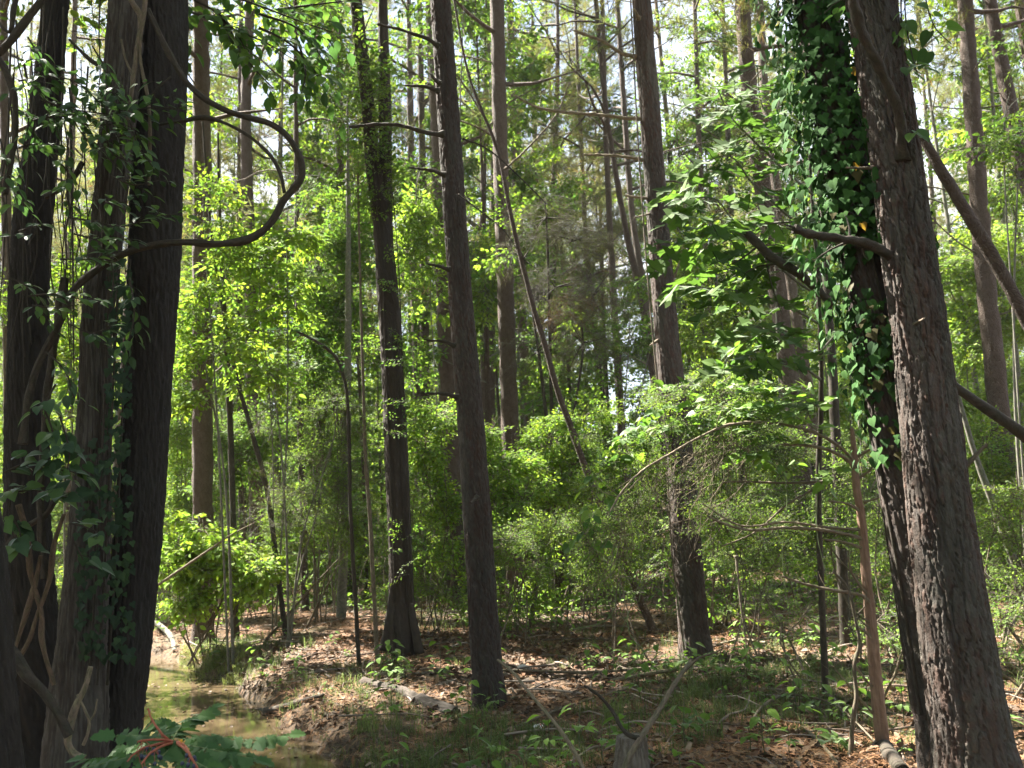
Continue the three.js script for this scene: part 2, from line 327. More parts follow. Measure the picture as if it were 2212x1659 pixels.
const SPRAY = {
  fresh: [0, 1, 2].map(() => spray(18, 0.5, 0.11, OVAL_LOW, GREEN.fresh)),
  mid: [0, 1, 2].map(() => spray(20, 0.5, 0.095, OVAL_LOW, GREEN.mid)),
  deep: [0, 1].map(() => spray(16, 0.5, 0.1, OVAL_LOW, GREEN.deep)),
  small: [0, 1, 2].map(() => spray(34, 0.55, 0.05, OVAL_LOW, [0.135, 0.235, 0.03], { side: 5 })),
  maple: [0, 1].map(() => spray(9, 0.45, 0.13, MAPLE, GREEN.mid)),
  lime: [0, 1].map(() => spray(16, 0.5, 0.12, OVAL_LOW, [0.185, 0.31, 0.03])),
  large: [0, 1].map(() => spray(10, 0.55, 0.15, OVAL, GREEN.fresh)),
  pine: [0, 1, 2].map(() => needleSpray(0.5, 5, GREEN.pine)),
  cedar: [0, 1].map(() => spray(46, 0.5, 0.05, [[0, 0], [0.06, 0.4], [0, 1]], GREEN.cedar, { side: 6 })),
  browned: [0].map(() => spray(46, 0.5, 0.05, [[0, 0], [0.06, 0.4], [0, 1]], [0.17, 0.11, 0.04], { side: 6 })),
};

// gaps in the canopy: places on the ground that the sun reaches, [x, z, radius]
const GAPS = [];
function inGap(p, low = 7.5, more = 0) {
  if (p.y < low) return false;
  for (const [gx, gy, gz, r] of GAPS) { const k = (p.y - gy) / SUN.y, x = p.x - SUN.x * k - gx, z = p.z - SUN.z * k - gz; if (k > 0.8 && x * x + z * z < (r + more) * (r + more)) return true; }
  return false;
}
// sprays set along arching twigs inside ellipsoids: layered, with gaps between; wood collects the twigs
function twigCrown(parent, blobs, geos, m, o = {}) {
  const list = [], wood = [], centre = parent.position, per = o.per || 7;
  for (const b of blobs) for (let i = 0; i < b.n / per; i++) {
    let d; do d = rv(); while (d.lengthSq() > 1 || d.lengthSq() < 0.1);
    const e = V3(d.x * b.r.x, d.y * b.r.y, d.z * b.r.z).multiplyScalar(1.15).add(b.c), s = b.c.clone().lerp(e, rr(0, 0.35)).add(V3(0, -0.25 * b.r.y * rng(), 0)), mid = s.clone().lerp(e, 0.55).add(V3(0, 0.12 * s.distanceTo(e), 0));
    if (inGap(e)) continue;
    const cv = new THREE.QuadraticBezierCurve3(s, mid, e), L = cv.getLength();
    wood.push(bare(tube([0, 0.33, 0.66, 1].map((t) => ({ p: cv.getPoint(t), r: mix(0.006, 0.002, t) * (o.thick || 1), s: t * L })), 4, null, false)));
    for (let k = 0; k < per; k++) {
      const t = (k + rr(0.3, 1)) / per, p = cv.getPoint(t), tan = cv.getTangent(t), sd = V3().crossVectors(tan, UPV).normalize().multiplyScalar(k === per - 1 ? 0 : k % 2 ? 1 : -1);
      const out = tan.multiplyScalar(0.7).add(sd.multiplyScalar(rr(0.5, 1.1))).add(V3(0, rr(-0.45, 0.25) + (o.rise || 0), 0)).normalize();
      list.push([leafMatrix(p, out, V3(0, 1, 0).add(rv(o.tilt ?? 0.75)), (o.scale || 1) * rr(0.6, 1.2) * (1 - 0.25 * t)), rr(0.8, 1.25), rr(0, 1), p]);
    }
  }
  if (!list.length) return wood;
  const perGeo = geos.length > 1 && list.length > 60 ? geos.length : 1, shade = new THREE.Color();
  for (let v = 0; v < perGeo; v++) {
    const sub = list.filter((_, i) => i % perGeo === v), im = new THREE.InstancedMesh(geos[perGeo > 1 ? v : Math.floor(rng() * geos.length)], m, sub.length);
    sub.forEach(([M, k, y], i) => { im.setMatrixAt(i, _m.makeTranslation(-centre.x, -centre.y, -centre.z).multiply(M)); im.setColorAt(i, shade.setRGB(k * (0.92 + 0.2 * y), k, k * (1.1 - 0.3 * y))); });
    im.name = numbered(o.name || 'crown'); im.userData.kind = 'stuff'; parent.add(im);
  }
  return wood;
}
// fill ellipsoids with sprays: blobs [{c, r: Vector3, n}]
function crown(parent, blobs, geos, m, o = {}) {
  const list = [], centre = parent.position;
  for (const b of blobs) for (let i = 0; i < b.n; i++) {
    let d; do d = rv(); while (d.lengthSq() > 1);
    const len = d.length(); if (o.shell && len < 0.35 && rng() < 0.6) continue;
    const p = V3(d.x * b.r.x, d.y * b.r.y, d.z * b.r.z).add(b.c);
    if (fbm(p.x * (o.clump || 1.1), p.y * (o.clump || 1.1), p.z * (o.clump || 1.1), 2) < (o.thin ?? -0.12)) continue;
    if (inGap(p)) continue;
    if (o.clear && o.clear(p)) continue;
    const out = p.clone().sub(b.c).setY(0).normalize().multiplyScalar(0.8).add(V3(0, o.rise ?? 0.25, 0)).add(rv(0.5));
    const M = leafMatrix(p, out, V3(0, 1, 0).add(rv(o.tilt ?? 0.9)), (o.scale || 1) * rr(0.7, 1.3));
    list.push([M, rr(0.8, 1.25), rr(0, 1), p]);
  }
  if (!list.length) return;
  const per = geos.length > 1 && list.length > 60 ? geos.length : 1, shade = new THREE.Color();
  for (let v = 0; v < per; v++) {
    const sub = list.filter((_, i) => i % per === v), im = new THREE.InstancedMesh(geos[per > 1 ? v : Math.floor(rng() * geos.length)], m, sub.length);
    sub.forEach(([M, k, y], i) => {
      im.setMatrixAt(i, _m.makeTranslation(-centre.x, -centre.y, -centre.z).multiply(M));
      im.setColorAt(i, shade.setRGB(k * (0.92 + 0.2 * y), k, k * (1.1 - 0.3 * y)));
    });
    im.name = numbered(o.name || 'crown'); im.userData.kind = 'stuff'; parent.add(im);
  }
}
const blobPx = (list, depth, density = 1, dz = 0.8) => list.map(([x, y, rx, ry, k = 1, dd = 0]) => { const c = at(x, y, depth + dd), a = px2m(rx, c), b = px2m(ry, c); return { c, r: V3(a, b, Math.max(0.3, a * dz)), n: Math.round(clamp(density * k * 800 * Math.cbrt(a * b * a) ** 2, 12, 2200)) }; });

// a leafy bough near enough to tell its leaves apart: wood as one geometry, leaves as matrices
function bough(pts, r0, r1, o) {
  const wood = [stick(pts, r0, r1, o.nr || 6)], leaves = [], curve = new THREE.CatmullRomCurve3(pts), L = curve.getLength(), from = o.from ?? 0.2;
  const n = Math.round(L * (1 - from) * (o.twigs || 6));
  for (let i = 0; i < n; i++) {
    const t = from + (1 - from) * (i + rng()) / n, p = curve.getPointAt(Math.min(1, t)), tan = curve.getTangentAt(Math.min(1, t));
    const sd = V3().crossVectors(tan, UPV).normalize().multiplyScalar(i % 2 ? 1 : -1), d = tan.clone().multiplyScalar(0.6).add(sd.multiplyScalar(rr(0.4, 1))).add(V3(0, rr(o.lift?.[0] ?? -0.15, o.lift?.[1] ?? 0.35), 0)).normalize();
    const len = (o.twigLen || 0.3) * rr(0.5, 1.2), e = p.clone().addScaledVector(d, len).add(V3(0, -(o.droop || 0.1) * len, 0)), mid = p.clone().lerp(e, 0.5).add(V3(0, 0.08 * len, 0));
    wood.push(stick([p, mid, e], r1 * 0.8, r1 * 0.35, 4, len / 4));
    const k = o.perTwig || 5;
    for (let j = 0; j < k; j++) {
      const q = j === k - 1 ? e.clone() : p.clone().lerp(mid, Math.min(1, (j + 0.6) / k * 2)).lerp(e, Math.max(0, (j + 0.6) / k * 2 - 1)), s = j % 2 ? 1 : -1;
      const ld = d.clone().add(V3().crossVectors(d, UPV).multiplyScalar(s * rr(0.5, 1.2))).add(V3(0, rr(-0.5, 0.1), 0)).add(rv(0.25));
      const size = o.size * rr(0.6, 1.15), pe = q.clone().addScaledVector(ld.clone().normalize(), size * 0.3);
      if (o.petiole) wood.push(stick([q, pe], 0.0016, 0.0012, 3, size));
      leaves.push(leafMatrix(o.petiole ? pe : q, ld, V3(0, 1, 0).add(o.face ? o.face.clone().multiplyScalar(rr(0, 1.2)) : V3()).add(rv(o.tilt ?? 0.45)), size));
    }
  }
  return { wood, leaves };
}
// hang leaves on a thing: up to `most` as meshes of their own, the rest as one part
function hang(parent, leaves, geos, mats, most = 300, name = 'leaf') {
  const inv = _m.clone().makeTranslation(-parent.position.x, -parent.position.y, -parent.position.z);
  const sorted = leaves.map((M) => ({ M, d: V3().setFromMatrixPosition(M).distanceTo(camera.position), k: rng() })).sort((a, b) => a.d - b.d);
  sorted.slice(0, most).forEach(({ M, k }) => { const o = new THREE.Mesh(pick(geos), mats[Math.floor(k * mats.length)]); o.name = numbered(name); o.applyMatrix4(inv.clone().multiply(M)); parent.add(o); });
  const rest = sorted.slice(most); if (!rest.length) return;
  const im = new THREE.InstancedMesh(geos[0], mats[0], rest.length); rest.forEach(({ M }, i) => { im.setMatrixAt(i, inv.clone().multiply(M)); const k = rr(0.7, 1.2); im.setColorAt(i, new THREE.Color(k, k, k)); });
  im.name = numbered('leaves'); im.userData.kind = 'stuff'; parent.add(im);
}
// ---------------------------------------------------------------- the ground: one sheet out to the horizon
const litterTex = (() => {                        // one tile is three metres of fallen leaves, needles and soil
  const n = 1024, col = new Float32Array(n * n * 3), hgt = new Float32Array(n * n);
  for (let j = 0; j < n; j++) for (let i = 0; i < n; i++) {
    const u = i / n, v = j / n, k = clamp(0.5 + tor(u, v, 18)), g = 1 + 0.5 * tor(u, v, 120, 2) + 0.3 * tor(u, v, 60, 6);
    col.set(mix3([0.075, 0.052, 0.036], [0.13, 0.088, 0.056], k).map((q) => q * g), (j * n + i) * 3); hgt[j * n + i] = 0.15 * g;
  }
  const put = (x, y, c, h) => { const o = ((((Math.round(y) % n) + n) % n) * n + (((Math.round(x) % n) + n) % n)); col.set(c, o * 3); hgt[o] = h; };
  const tones = [[0.15, 0.09, 0.045], [0.19, 0.12, 0.065], [0.12, 0.068, 0.036], [0.22, 0.15, 0.09], [0.14, 0.105, 0.078], [0.19, 0.09, 0.04], [0.09, 0.055, 0.034]];
  for (let q = 0; q < 5200; q++) {
    if (rng() < 0.55) {                           // a pine needle
      const x = rr(0, n), y = rr(0, n), a = rr(0, 6.283), L = rr(30, 62), bend = rr(-0.012, 0.012), c = mix3([0.20, 0.105, 0.05], [0.32, 0.185, 0.09], rng());
      for (let t = 0; t < L; t += 0.7) put(x + Math.cos(a + bend * t) * t, y + Math.sin(a + bend * t) * t, c, 0.6 + q / 13000);
    } else {                                      // a leaf
      const x = rr(0, n), y = rr(0, n), a = rr(0, 6.283), L = rr(8, 20), Wd = L * rr(0.25, 0.5), c = pick(tones), k = rr(0.75, 1.2), lob = rr(0, 0.4), nl = Math.floor(rr(3, 7));
      for (let t = -L; t <= L; t += 0.6) { const ww = Wd * (1 - (t / L) ** 2) * (1 - lob * Math.abs(Math.sin(t / L * nl))); for (let s = -ww; s <= ww; s += 0.6) { const e = (Math.abs(s) < 0.7 ? 0.8 : 1) * k * (1 + 0.15 * Math.sin(t * 1.3)); put(x + Math.cos(a) * t - Math.sin(a) * s, y + Math.sin(a) * t + Math.cos(a) * s, [c[0] * e, c[1] * e, c[2] * e], 0.4 + q / 9000 + 0.2 * (Math.abs(s) / (Wd + 0.1))); } }
    }
  }
  const at2 = (u, v, i, j) => (j * n + i);
  return { map: tileTexture(n, (u, v, i, j) => { const o = at2(u, v, i, j) * 3; return [s8(col[o]), s8(col[o + 1]), s8(col[o + 2])]; }, true), bump: tileTexture(n, (u, v, i, j) => { const g = clamp(hgt[at2(u, v, i, j)]) * 255; return [g, g, g]; }) };
})();
const groundMat = new THREE.MeshStandardMaterial({ map: litterTex.map, vertexColors: true, roughness: 0.95, bumpMap: litterTex.bump, bumpScale: 0.012 });
{
  const angs = []; for (let i = 0; i <= 420; i++) angs.push(rad(-62 + 124 * i / 420)); for (let i = 1; i < 70; i++) angs.push(rad(62 + 236 * i / 70)); angs.push(rad(298));
  const rs = [0.4]; while (rs[rs.length - 1] < 460) { const r = rs[rs.length - 1]; rs.push(r + Math.max(0.05, Math.min(0.05 + 0.006 * Math.max(0, r - 3), 1e9) * (r > 30 ? 1 + (r - 30) * 0.08 : 1))); }
  const pos = [], uv = [], col = [], idx = [], A = angs.length;
  for (const r of rs) for (const a of angs) {
    const x = Math.sin(a) * r, z = -Math.cos(a) * r, y = G(x, z); pos.push(x, y, z); uv.push(x / 3, z / 3);
    const d = creekDist(x, z), straw = sstep(-0.1, 0.25, fbm(x * 0.35, z * 0.35, 5, 3)), moss = sstep(0.05, 0.3, fbm(x * 0.5, z * 0.5, 9, 3)), mud = 1 - sstep(0.9, 1.9, d + noise(x * 3, z * 3, 2) * 0.3);
    let c = mix3([0.58, 0.52, 0.44], [0.8, 0.6, 0.4], straw); c = mix3(c, [0.7, 0.95, 0.55], moss * 0.45); c = mix3(c, [0.62, 0.62, 0.56], mud * 0.75);
    const g = 1 + 0.25 * noise(x * 6, z * 6, 3); col.push(c[0] * g, c[1] * g, c[2] * g);
  }
  for (let i = 0; i < rs.length - 1; i++) for (let j = 0; j < A - 1; j++) { const a = i * A + j, b = a + 1, c = a + A, d = c + 1; idx.push(a, b, c, b, d, c); }
  const k = pos.length / 3; pos.push(0, G(0, 0), 0); uv.push(0, 0); col.push(1, 1, 1); for (let j = 0; j < A - 1; j++) idx.push(k, j + 1, j);
  const g = new THREE.BufferGeometry(); g.setAttribute('position', new THREE.Float32BufferAttribute(pos, 3)); g.setAttribute('uv', new THREE.Float32BufferAttribute(uv, 2)); g.setAttribute('color', new THREE.Float32BufferAttribute(col, 3)); g.setIndex(idx); g.computeVertexNormals();
  if (g.attributes.normal.getY(1000) < 0) { const ix = g.index.array; for (let i = 0; i < ix.length; i += 3) { const t = ix[i]; ix[i] = ix[i + 1]; ix[i + 1] = t; } g.computeVertexNormals(); }
  const o = new THREE.Mesh(g, groundMat); o.name = 'ground'; scene.add(tag(o, 'forest floor of brown leaf litter, pine straw and patches of moss', 'ground', null, 'structure'));
}
// the creek: still muddy water between the banks
{
  const pos = [], idx = [], pts = new THREE.CatmullRomCurve3(CREEK.map(([x, z]) => V3(x, WATER, z))).getPoints(120);
  pts.forEach((p, i) => { const t = pts[Math.min(120, i + 1)].clone().sub(pts[Math.max(0, i - 1)]).normalize(), s = V3(-t.z, 0, t.x); for (let k = 0; k <= 12; k++) { const w = (k / 6 - 1) * 1.35; const x = p.x + s.x * w, z = p.z + s.z * w; pos.push(x, WATER + 0.002 * noise(x * 3, z * 3, 1) + 0.0012 * noise(x * 9, z * 9, 2), z); } });
  for (let i = 0; i < 120; i++) for (let k = 0; k < 12; k++) { const a = i * 13 + k; idx.push(a, a + 13, a + 1, a + 1, a + 13, a + 14); }
  const g = new THREE.BufferGeometry(); g.setAttribute('position', new THREE.Float32BufferAttribute(pos, 3)); g.setIndex(idx); g.computeVertexNormals();
  if (g.attributes.normal.getY(50) < 0) { const ix = g.index.array; for (let i = 0; i < ix.length; i += 3) { const t = ix[i]; ix[i] = ix[i + 1]; ix[i + 1] = t; } g.computeVertexNormals(); }
  const o = new THREE.Mesh(g, new THREE.MeshPhysicalMaterial({ color: new THREE.Color().setRGB(0.075, 0.054, 0.031), roughness: 0.08, ior: 1.33 }));
  o.name = 'water'; scene.add(tag(o, 'still muddy brown water of the narrow creek', 'creek', null, 'structure'));
}

// ---------------------------------------------------------------- litter, grass and small plants on the ground
function scatter(name, label, category, geo, m, n, place, tint) {
  const ms = [], cs = [];
  for (let i = 0; ms.length < n && i < n * 30; i++) { const M = place(); if (M) { ms.push(M); cs.push(tint()); } }
  const im = new THREE.InstancedMesh(geo, m, ms.length); ms.forEach((M, i) => { im.setMatrixAt(i, M); im.setColorAt(i, cs[i]); });
  im.name = name; scene.add(tag(im, label, category, null, 'stuff'));
}
const C3 = (c, k = 1) => new THREE.Color().setRGB(c[0] * k, c[1] * k, c[2] * k);
function inView(z0, z1) { const z = -Math.sqrt(mix(z0 * z0, z1 * z1, rng())), x = rr(-0.66, 0.66) * -z; return [x, z]; }
const upAt = (x, z) => V3(G(x - 0.05, z) - G(x + 0.05, z), 0.1, G(x, z - 0.05) - G(x, z + 0.05)).normalize();
const dry = (x, z, m = 0.02) => G(x, z) > WATER + m;
const oakLeaf = leafGeo([[0.02, 0], [0.12, 0.2], [0.26, 0.28], [0.15, 0.42], [0.3, 0.58], [0.16, 0.7], [0.14, 0.9], [0, 1]], 1, { fold: 0.35, curl: 0.35 });
const dryLeafMat = new THREE.MeshStandardMaterial({ roughness: 0.85, side: THREE.DoubleSide });
const dryTones = [[0.15, 0.085, 0.042], [0.19, 0.112, 0.058], [0.11, 0.06, 0.03], [0.23, 0.15, 0.085], [0.13, 0.095, 0.068], [0.2, 0.09, 0.04], [0.25, 0.18, 0.12], [0.09, 0.055, 0.035]];
for (const [geo, n, k] of [[oakLeaf, 24000, 1], [leafGeo(OVAL, 1, { fold: 0.3, curl: 0.45 }), 22000, 0.85]])
  scatter(numbered('fallen_leaves'), k === 1 ? 'curled brown lobed leaves scattered over the forest floor' : 'small oval tan leaves strewn over the forest floor', 'fallen leaves', geo, dryLeafMat, n, () => {
    const [x, z] = rng() < 0.6 ? inView(3, 12.5) : inView(10, 25); if (!dry(x, z, 0.0) && dry(x, z, -0.5) && rng() < 0.05) return leafMatrix(V3(x, WATER + 0.006, z), V3(rr(-1, 1), 0, rr(-1, 1)), V3(rr(-0.1, 0.1), 1, rr(-0.1, 0.1)), k * rr(0.04, 0.08));
    if (!dry(x, z, 0.04) || fbm(x * 0.7, z * 0.7, 3, 2) < -0.25) return null;
    return leafMatrix(V3(x, G(x, z) + rr(0.004, 0.03), z), V3(rr(-1, 1), rr(-0.3, 0.5), rr(-1, 1)), upAt(x, z).add(rv(0.8)), k * rr(0.045, 0.10));
  }, () => C3(pick(dryTones), rr(0.45, 0.88)));
const strawGeo = (() => { const pos = []; for (let i = 0; i < 16; i++) { const a = rr(0, 6.283), p = V3(rr(-0.2, 0.2), rr(0, 0.025), rr(-0.2, 0.2)), d = V3(Math.cos(a), rr(-0.08, 0.1), Math.sin(a)).multiplyScalar(rr(0.12, 0.22)), w = V3(-d.z, 0, d.x).normalize().multiplyScalar(0.0022), e = p.clone().add(d); pos.push(...p.clone().sub(w).toArray(), ...e.toArray(), ...p.clone().add(w).toArray()); } const g = new THREE.BufferGeometry(); g.setAttribute('position', new THREE.Float32BufferAttribute(pos, 3)); g.computeVertexNormals(); return g; })();
scatter('pine_straw', 'orange brown pine needles lying in drifts on the ground', 'pine straw', strawGeo, dryLeafMat, 14000, () => {
  const [x, z] = inView(3, 28); if (!dry(x, z, 0.05) || fbm(x * 0.35, z * 0.35, 5, 3) < rr(-0.25, 0.1)) return null;
  return leafMatrix(V3(x, G(x, z) + 0.012, z), V3(rr(-1, 1), 0, rr(-1, 1)), V3(0, 0, 0).add(rv(0.1)).add(V3(0.01, 1, 0)), 1).multiply(_m.clone().makeRotationX(Math.PI / 2));
}, () => C3(mix3([0.2, 0.09, 0.035], [0.3, 0.155, 0.07], rng())));
const twigGeo = bare(stick([V3(0, 0, -0.5), V3(0.03, 0.02, -0.1), V3(-0.02, 0.03, 0.25), V3(0.03, 0, 0.5)], 0.011, 0.005, 5, 0.15));
scatter('fallen_twigs', 'thin grey and brown twigs lying about on the forest floor', 'twigs', twigGeo, new THREE.MeshStandardMaterial({ roughness: 0.9 }), 2600, () => {
  const [x, z] = inView(3, 26); if (!dry(x, z, 0.03)) return null;
  return new THREE.Matrix4().compose(V3(x, G(x, z) + rr(0.0, 0.05), z), _q.clone().setFromEuler(_e.clone().set(rr(-0.2, 0.2), rr(0, 6.28), rr(0, 6))), V3(1, 1, 1).multiplyScalar(rr(0.25, 1.1)));
}, () => C3(pick([[0.13, 0.10, 0.08], [0.2, 0.16, 0.13], [0.1, 0.07, 0.05], [0.26, 0.21, 0.17]]), rr(0.8, 1.2)));
const grassGeo = (() => { const pos = [], col = []; for (let i = 0; i < 22; i++) { const a = rr(0, 6.283), b = V3(rr(-0.06, 0.06), 0, rr(-0.06, 0.06)), d = V3(Math.cos(a), 0, Math.sin(a)), L = rr(0.09, 0.24), lean = rr(0.15, 0.75), w = V3(-d.z, 0, d.x).multiplyScalar(rr(0.0016, 0.003)), m = b.clone().addScaledVector(d, L * lean * 0.35).setY(L * 0.6), e = b.clone().addScaledVector(d, L * lean).setY(L * rr(0.6, 0.95)), k = mix3([0.07, 0.13, 0.03], [0.17, 0.2, 0.06], rng());
  for (const t of [[b.clone().sub(w), b.clone().add(w), m.clone().add(w)], [b.clone().sub(w), m.clone().add(w), m.clone().sub(w)], [m.clone().sub(w), m.clone().add(w), e]]) for (const p of t) { pos.push(p.x, p.y, p.z); col.push(...k); } }
  const g = new THREE.BufferGeometry(); g.setAttribute('position', new THREE.Float32BufferAttribute(pos, 3)); g.setAttribute('color', new THREE.Float32BufferAttribute(col, 3)); g.computeVertexNormals(); return g; })();
const GRASSY = [[440, 1420, 0.9, 2.2], [520, 1450, 0.9, 0.8], [720, 1500, 1.0, 1], [900, 1620, 0.9, 1.6], [1060, 1640, 0.7, 1.2], [1330, 1590, 0.8, 1.2], [1650, 1480, 1.2, 1.5], [1800, 1530, 1.2, 1.6], [1900, 1440, 1.3, 1.3], [2180, 1430, 1.0, 1.8], [1560, 1520, 0.9, 1], [1000, 1340, 1.4, 0.7], [1350, 1400, 1.2, 0.7], [1700, 1350, 1.6, 0.7]].map(([x, y, r, k]) => [ground(x, y), r, k]);
scatter('grass', 'thin woodland grass growing in tufts on the forest floor', 'grass', grassGeo, foliageMat, 1500, () => {
  let x, z; if (rng() < 0.9) { const [p, r, k] = pick(GRASSY); if (rng() > k / 2.2) return null; const a = rr(0, 6.283), q = r * Math.sqrt(rng()); x = p.x + Math.cos(a) * q; z = p.z + Math.sin(a) * q * 1.3; } else { [x, z] = inView(4, 20); if (fbm(x * 0.5, z * 0.5, 9, 3) < 0.02) return null; }
  if (!dry(x, z, 0.0)) return null;
  return new THREE.Matrix4().compose(V3(x, G(x, z) - 0.01, z), _q.clone().setFromAxisAngle(UPV, rr(0, 6.28)), V3(1, rr(0.45, 1.0), 1).multiplyScalar(rr(0.7, 1.2)));
}, () => C3([1, 1, 1], rr(0.7, 1.2)));
const herbGeo = (() => { const a = []; for (let i = 0; i < 9; i++) { const h = rr(0.03, 0.22), t = i * 2.4 + rr(-0.3, 0.3), d = V3(Math.cos(t), rr(-0.15, 0.35), Math.sin(t)); a.push(coloured(leafGeo(OVAL, rr(0.04, 0.07), { curl: 0.4 }).applyMatrix4(leafMatrix(V3(d.x * 0.03, h, d.z * 0.03), d, V3(0, 1, 0).add(rv(0.3)), 1)), mix3(GREEN.fresh, GREEN.mid, rng()))); } a.push(coloured(bare(stick([V3(0, -0.02, 0), V3(0.01, 0.1, 0), V3(0, 0.2, 0.01)], 0.003, 0.0015, 3, 0.1)), [0.1, 0.12, 0.05])); return mergeGeometries(a); })();
scatter('groundcover', 'low green seedlings and herbs sprouting through the litter', 'ground cover', herbGeo, foliageMat, 1700, () => {
  const [x, z] = inView(4, 27); if (!dry(x, z, 0.05) || fbm(x * 0.55 + 3, z * 0.55, 1, 3) < rr(-0.15, 0.2) || (x < -1 && z < -11 && z > -18 && rng() < 0.75)) return null;
  return new THREE.Matrix4().compose(V3(x, G(x, z), z), _q.clone().setFromAxisAngle(UPV, rr(0, 6.28)), V3(1, 1, 1).multiplyScalar(rr(0.6, 1.9)));
}, () => C3([1, 1, 1], rr(0.7, 1.2)));
// ---------------------------------------------------------------- sunlit gaps
{ for (const [x, y, h, r] of [[450, 1340, 0, 1.5], [620, 1360, 0, 1.6], [800, 1350, 0, 1.0], [960, 1370, 0, 1.0], [1720, 1360, 0, 1.0], [1250, 1260, 0, 1.6], [1600, 1250, 0, 1.6], [430, 1440, 0, 1.0], [350, 1330, 0, 1.2], [520, 1390, 0, 1.2], [700, 1390, 0, 0.9], [900, 1390, 0, 0.9]]) { const p = ground(x, y); GAPS.push([p.x, p.y + h, p.z, r * 1.25]); }
  for (const [x, y, d, r] of [[470, 1190, 13.3, 1.7], [1560, 900, 6.8, 1.2], [1400, 900, 7.2, 1.0], [1700, 960, 6.6, 1.0], [1900, 650, 5.7, 0.8], [1860, 330, 5.7, 0.6], [1440, 690, 9.6, 1.0], [950, 1000, 14, 2.4], [1200, 1000, 14, 2.6], [560, 600, 14, 2.4], [720, 450, 15, 1.6], [900, 480, 16, 1.8], [2120, 700, 18, 3.4], [2140, 1000, 12, 1.6], [1600, 400, 7.4, 0.8], [1480, 560, 7.2, 0.7], [1600, 860, 12, 1.6], [120, 220, 6, 0.5], [150, 640, 6, 0.4], [600, 80, 7.2, 0.6], [1520, 700, 18, 2.5]]) { const p = at(x, y, d); GAPS.push([p.x, p.y, p.z, r * 1.2]); } }
const depthOf = (p) => -p.clone().applyMatrix4(camera.matrixWorldInverse).z;
const groundDepth = (x, y) => depthOf(ground(x, y));
const needleBlobs = (p, y0, y1, r, n) => { const b = []; for (let i = 0; i < 7; i++) { const t = i / 6, y = mix(y0, y1, t), rad0 = r * (0.55 + 0.6 * Math.sin(Math.PI * (0.25 + 0.7 * t))), a = i * 2.4; b.push({ c: V3(p.x + Math.cos(a) * r * 0.35, y, p.z + Math.sin(a) * r * 0.35), r: V3(rad0, (y1 - y0) / 7, rad0), n: Math.round(n / 7) }); } return b; };

function pineLimbs(rows, y0, y1, r, n, o = {}) {  // live limbs up in the crown
  const g = [];
  for (let i = 0; i < n; i++) { const q = rowAt(rows, mix(y0, y1, (i + 0.5) / n)), a = i * 2.4 + rr(-0.4, 0.3), L = r * rr(0.6, 1.1), e = q.p.clone().add(V3(Math.cos(a) * L, L * rr(0.05, 0.5), Math.sin(a) * L)); g.push(stick(gnarled(q.p, e, 0.07, 3), Math.min(q.r * 0.6, 0.05) * (o.k || 1), 0.008, 5, L / 5)); }
  return bundle(g);
}
function limbGeo(P, r0, r1) {                     // a dead limb: a collar at its foot, knots on the way, a splintered end
  const n = P.length, rows = rowsAlong(P, P.map((_, i) => mix(r0, r1, i / (n - 1))), Math.max(0.012, r0 * 0.7)), g = [], Q = rows[rows.length - 1].s, sd = rr(0, 50);
  for (const q of rows) q.r *= 1 + 0.8 * Math.exp(-q.s / (r0 * 2.5)) + 0.28 * Math.max(0, noise(q.s * 9, sd, 1)) + 0.12 * noise(q.s * 30, sd, 5);
  g.push(tube(rows, r0 > 0.012 ? 12 : 7, wobble(r0 * 0.45, 0.8 / r0)));
  const e = rows[rows.length - 1].p, t = e.clone().sub(rows[Math.max(0, rows.length - 4)].p).normalize();
  for (let i = 0; i < 3; i++) { const o = rv(r1 * 0.5); g.push(tube([{ p: e.clone().add(o).addScaledVector(t, -r1), r: r1 * 0.5, s: 0 }, { p: e.clone().add(o.multiplyScalar(1.4)).addScaledVector(t, r1 * rr(0.8, 3)), r: r1 * 0.08, s: 0.02 }], 5, null)); }
  if (Q > 0.5) for (let i = 0; i < Q * 2.5; i++) { const q = rows[Math.floor(rows.length * rr(0.25, 0.95))], L = rr(0.05, 0.28), dd = rv().normalize().addScaledVector(t, 0.6); g.push(stick([q.p, q.p.clone().addScaledVector(dd, L * 0.5).add(rv(L * 0.08)), q.p.clone().addScaledVector(dd, L)], r1 * 0.4, r1 * 0.12, 4, L / 3)); }
  return mergeGeometries(g);
}
// dead stubs and bare branches: [points as pixels], width in pixels
function deadBranches(root, list, depth, m, name = 'dead_branch') {
  for (const [w, ...pts] of list) { const P = pts.map(([x, y, dd], i) => at(x, y, depth + (dd ?? -0.06 * i))), r = px2m(w, P[0]) / 2; part(name, limbGeo(P, r, r * 0.5), m, root); }
}
function tree(o) {                               // a trunk read off the photograph, with its limbs and crown
  const rows = trunkRows(o.px, o.depth, o.top, o.step || 0.12, o), p = V3(rows[0].p.x, G(rows[0].p.x, rows[0].p.z), rows[0].p.z), root = thing(o.name, o.label, o.category || 'tree', p, o.group);
  part('trunk', tube(rows, o.nr || 16, o.skin || wobble(rows[0].r * 0.16, 9)), o.mat || farBark[0], root);
  if (o.crown) {
    const [y0, r, n, kind, m] = o.crown, q = rowAt(rows, (y0 + o.top) / 2).p;
    part('limb', pineLimbs(rows, y0 * 0.95, o.top * 0.95, r, o.limbs || 9), o.mat || farBark[1], root);
    crown(root, needleBlobs(q, y0, o.top + 0.5, r, n), SPRAY[kind || 'pine'], m || needleMat, { scale: o.crownScale || 1.5, thin: o.thin ?? -0.05, clump: 0.7, tilt: 0.9, rise: 0.5 });
  }
  return { root, rows };
}

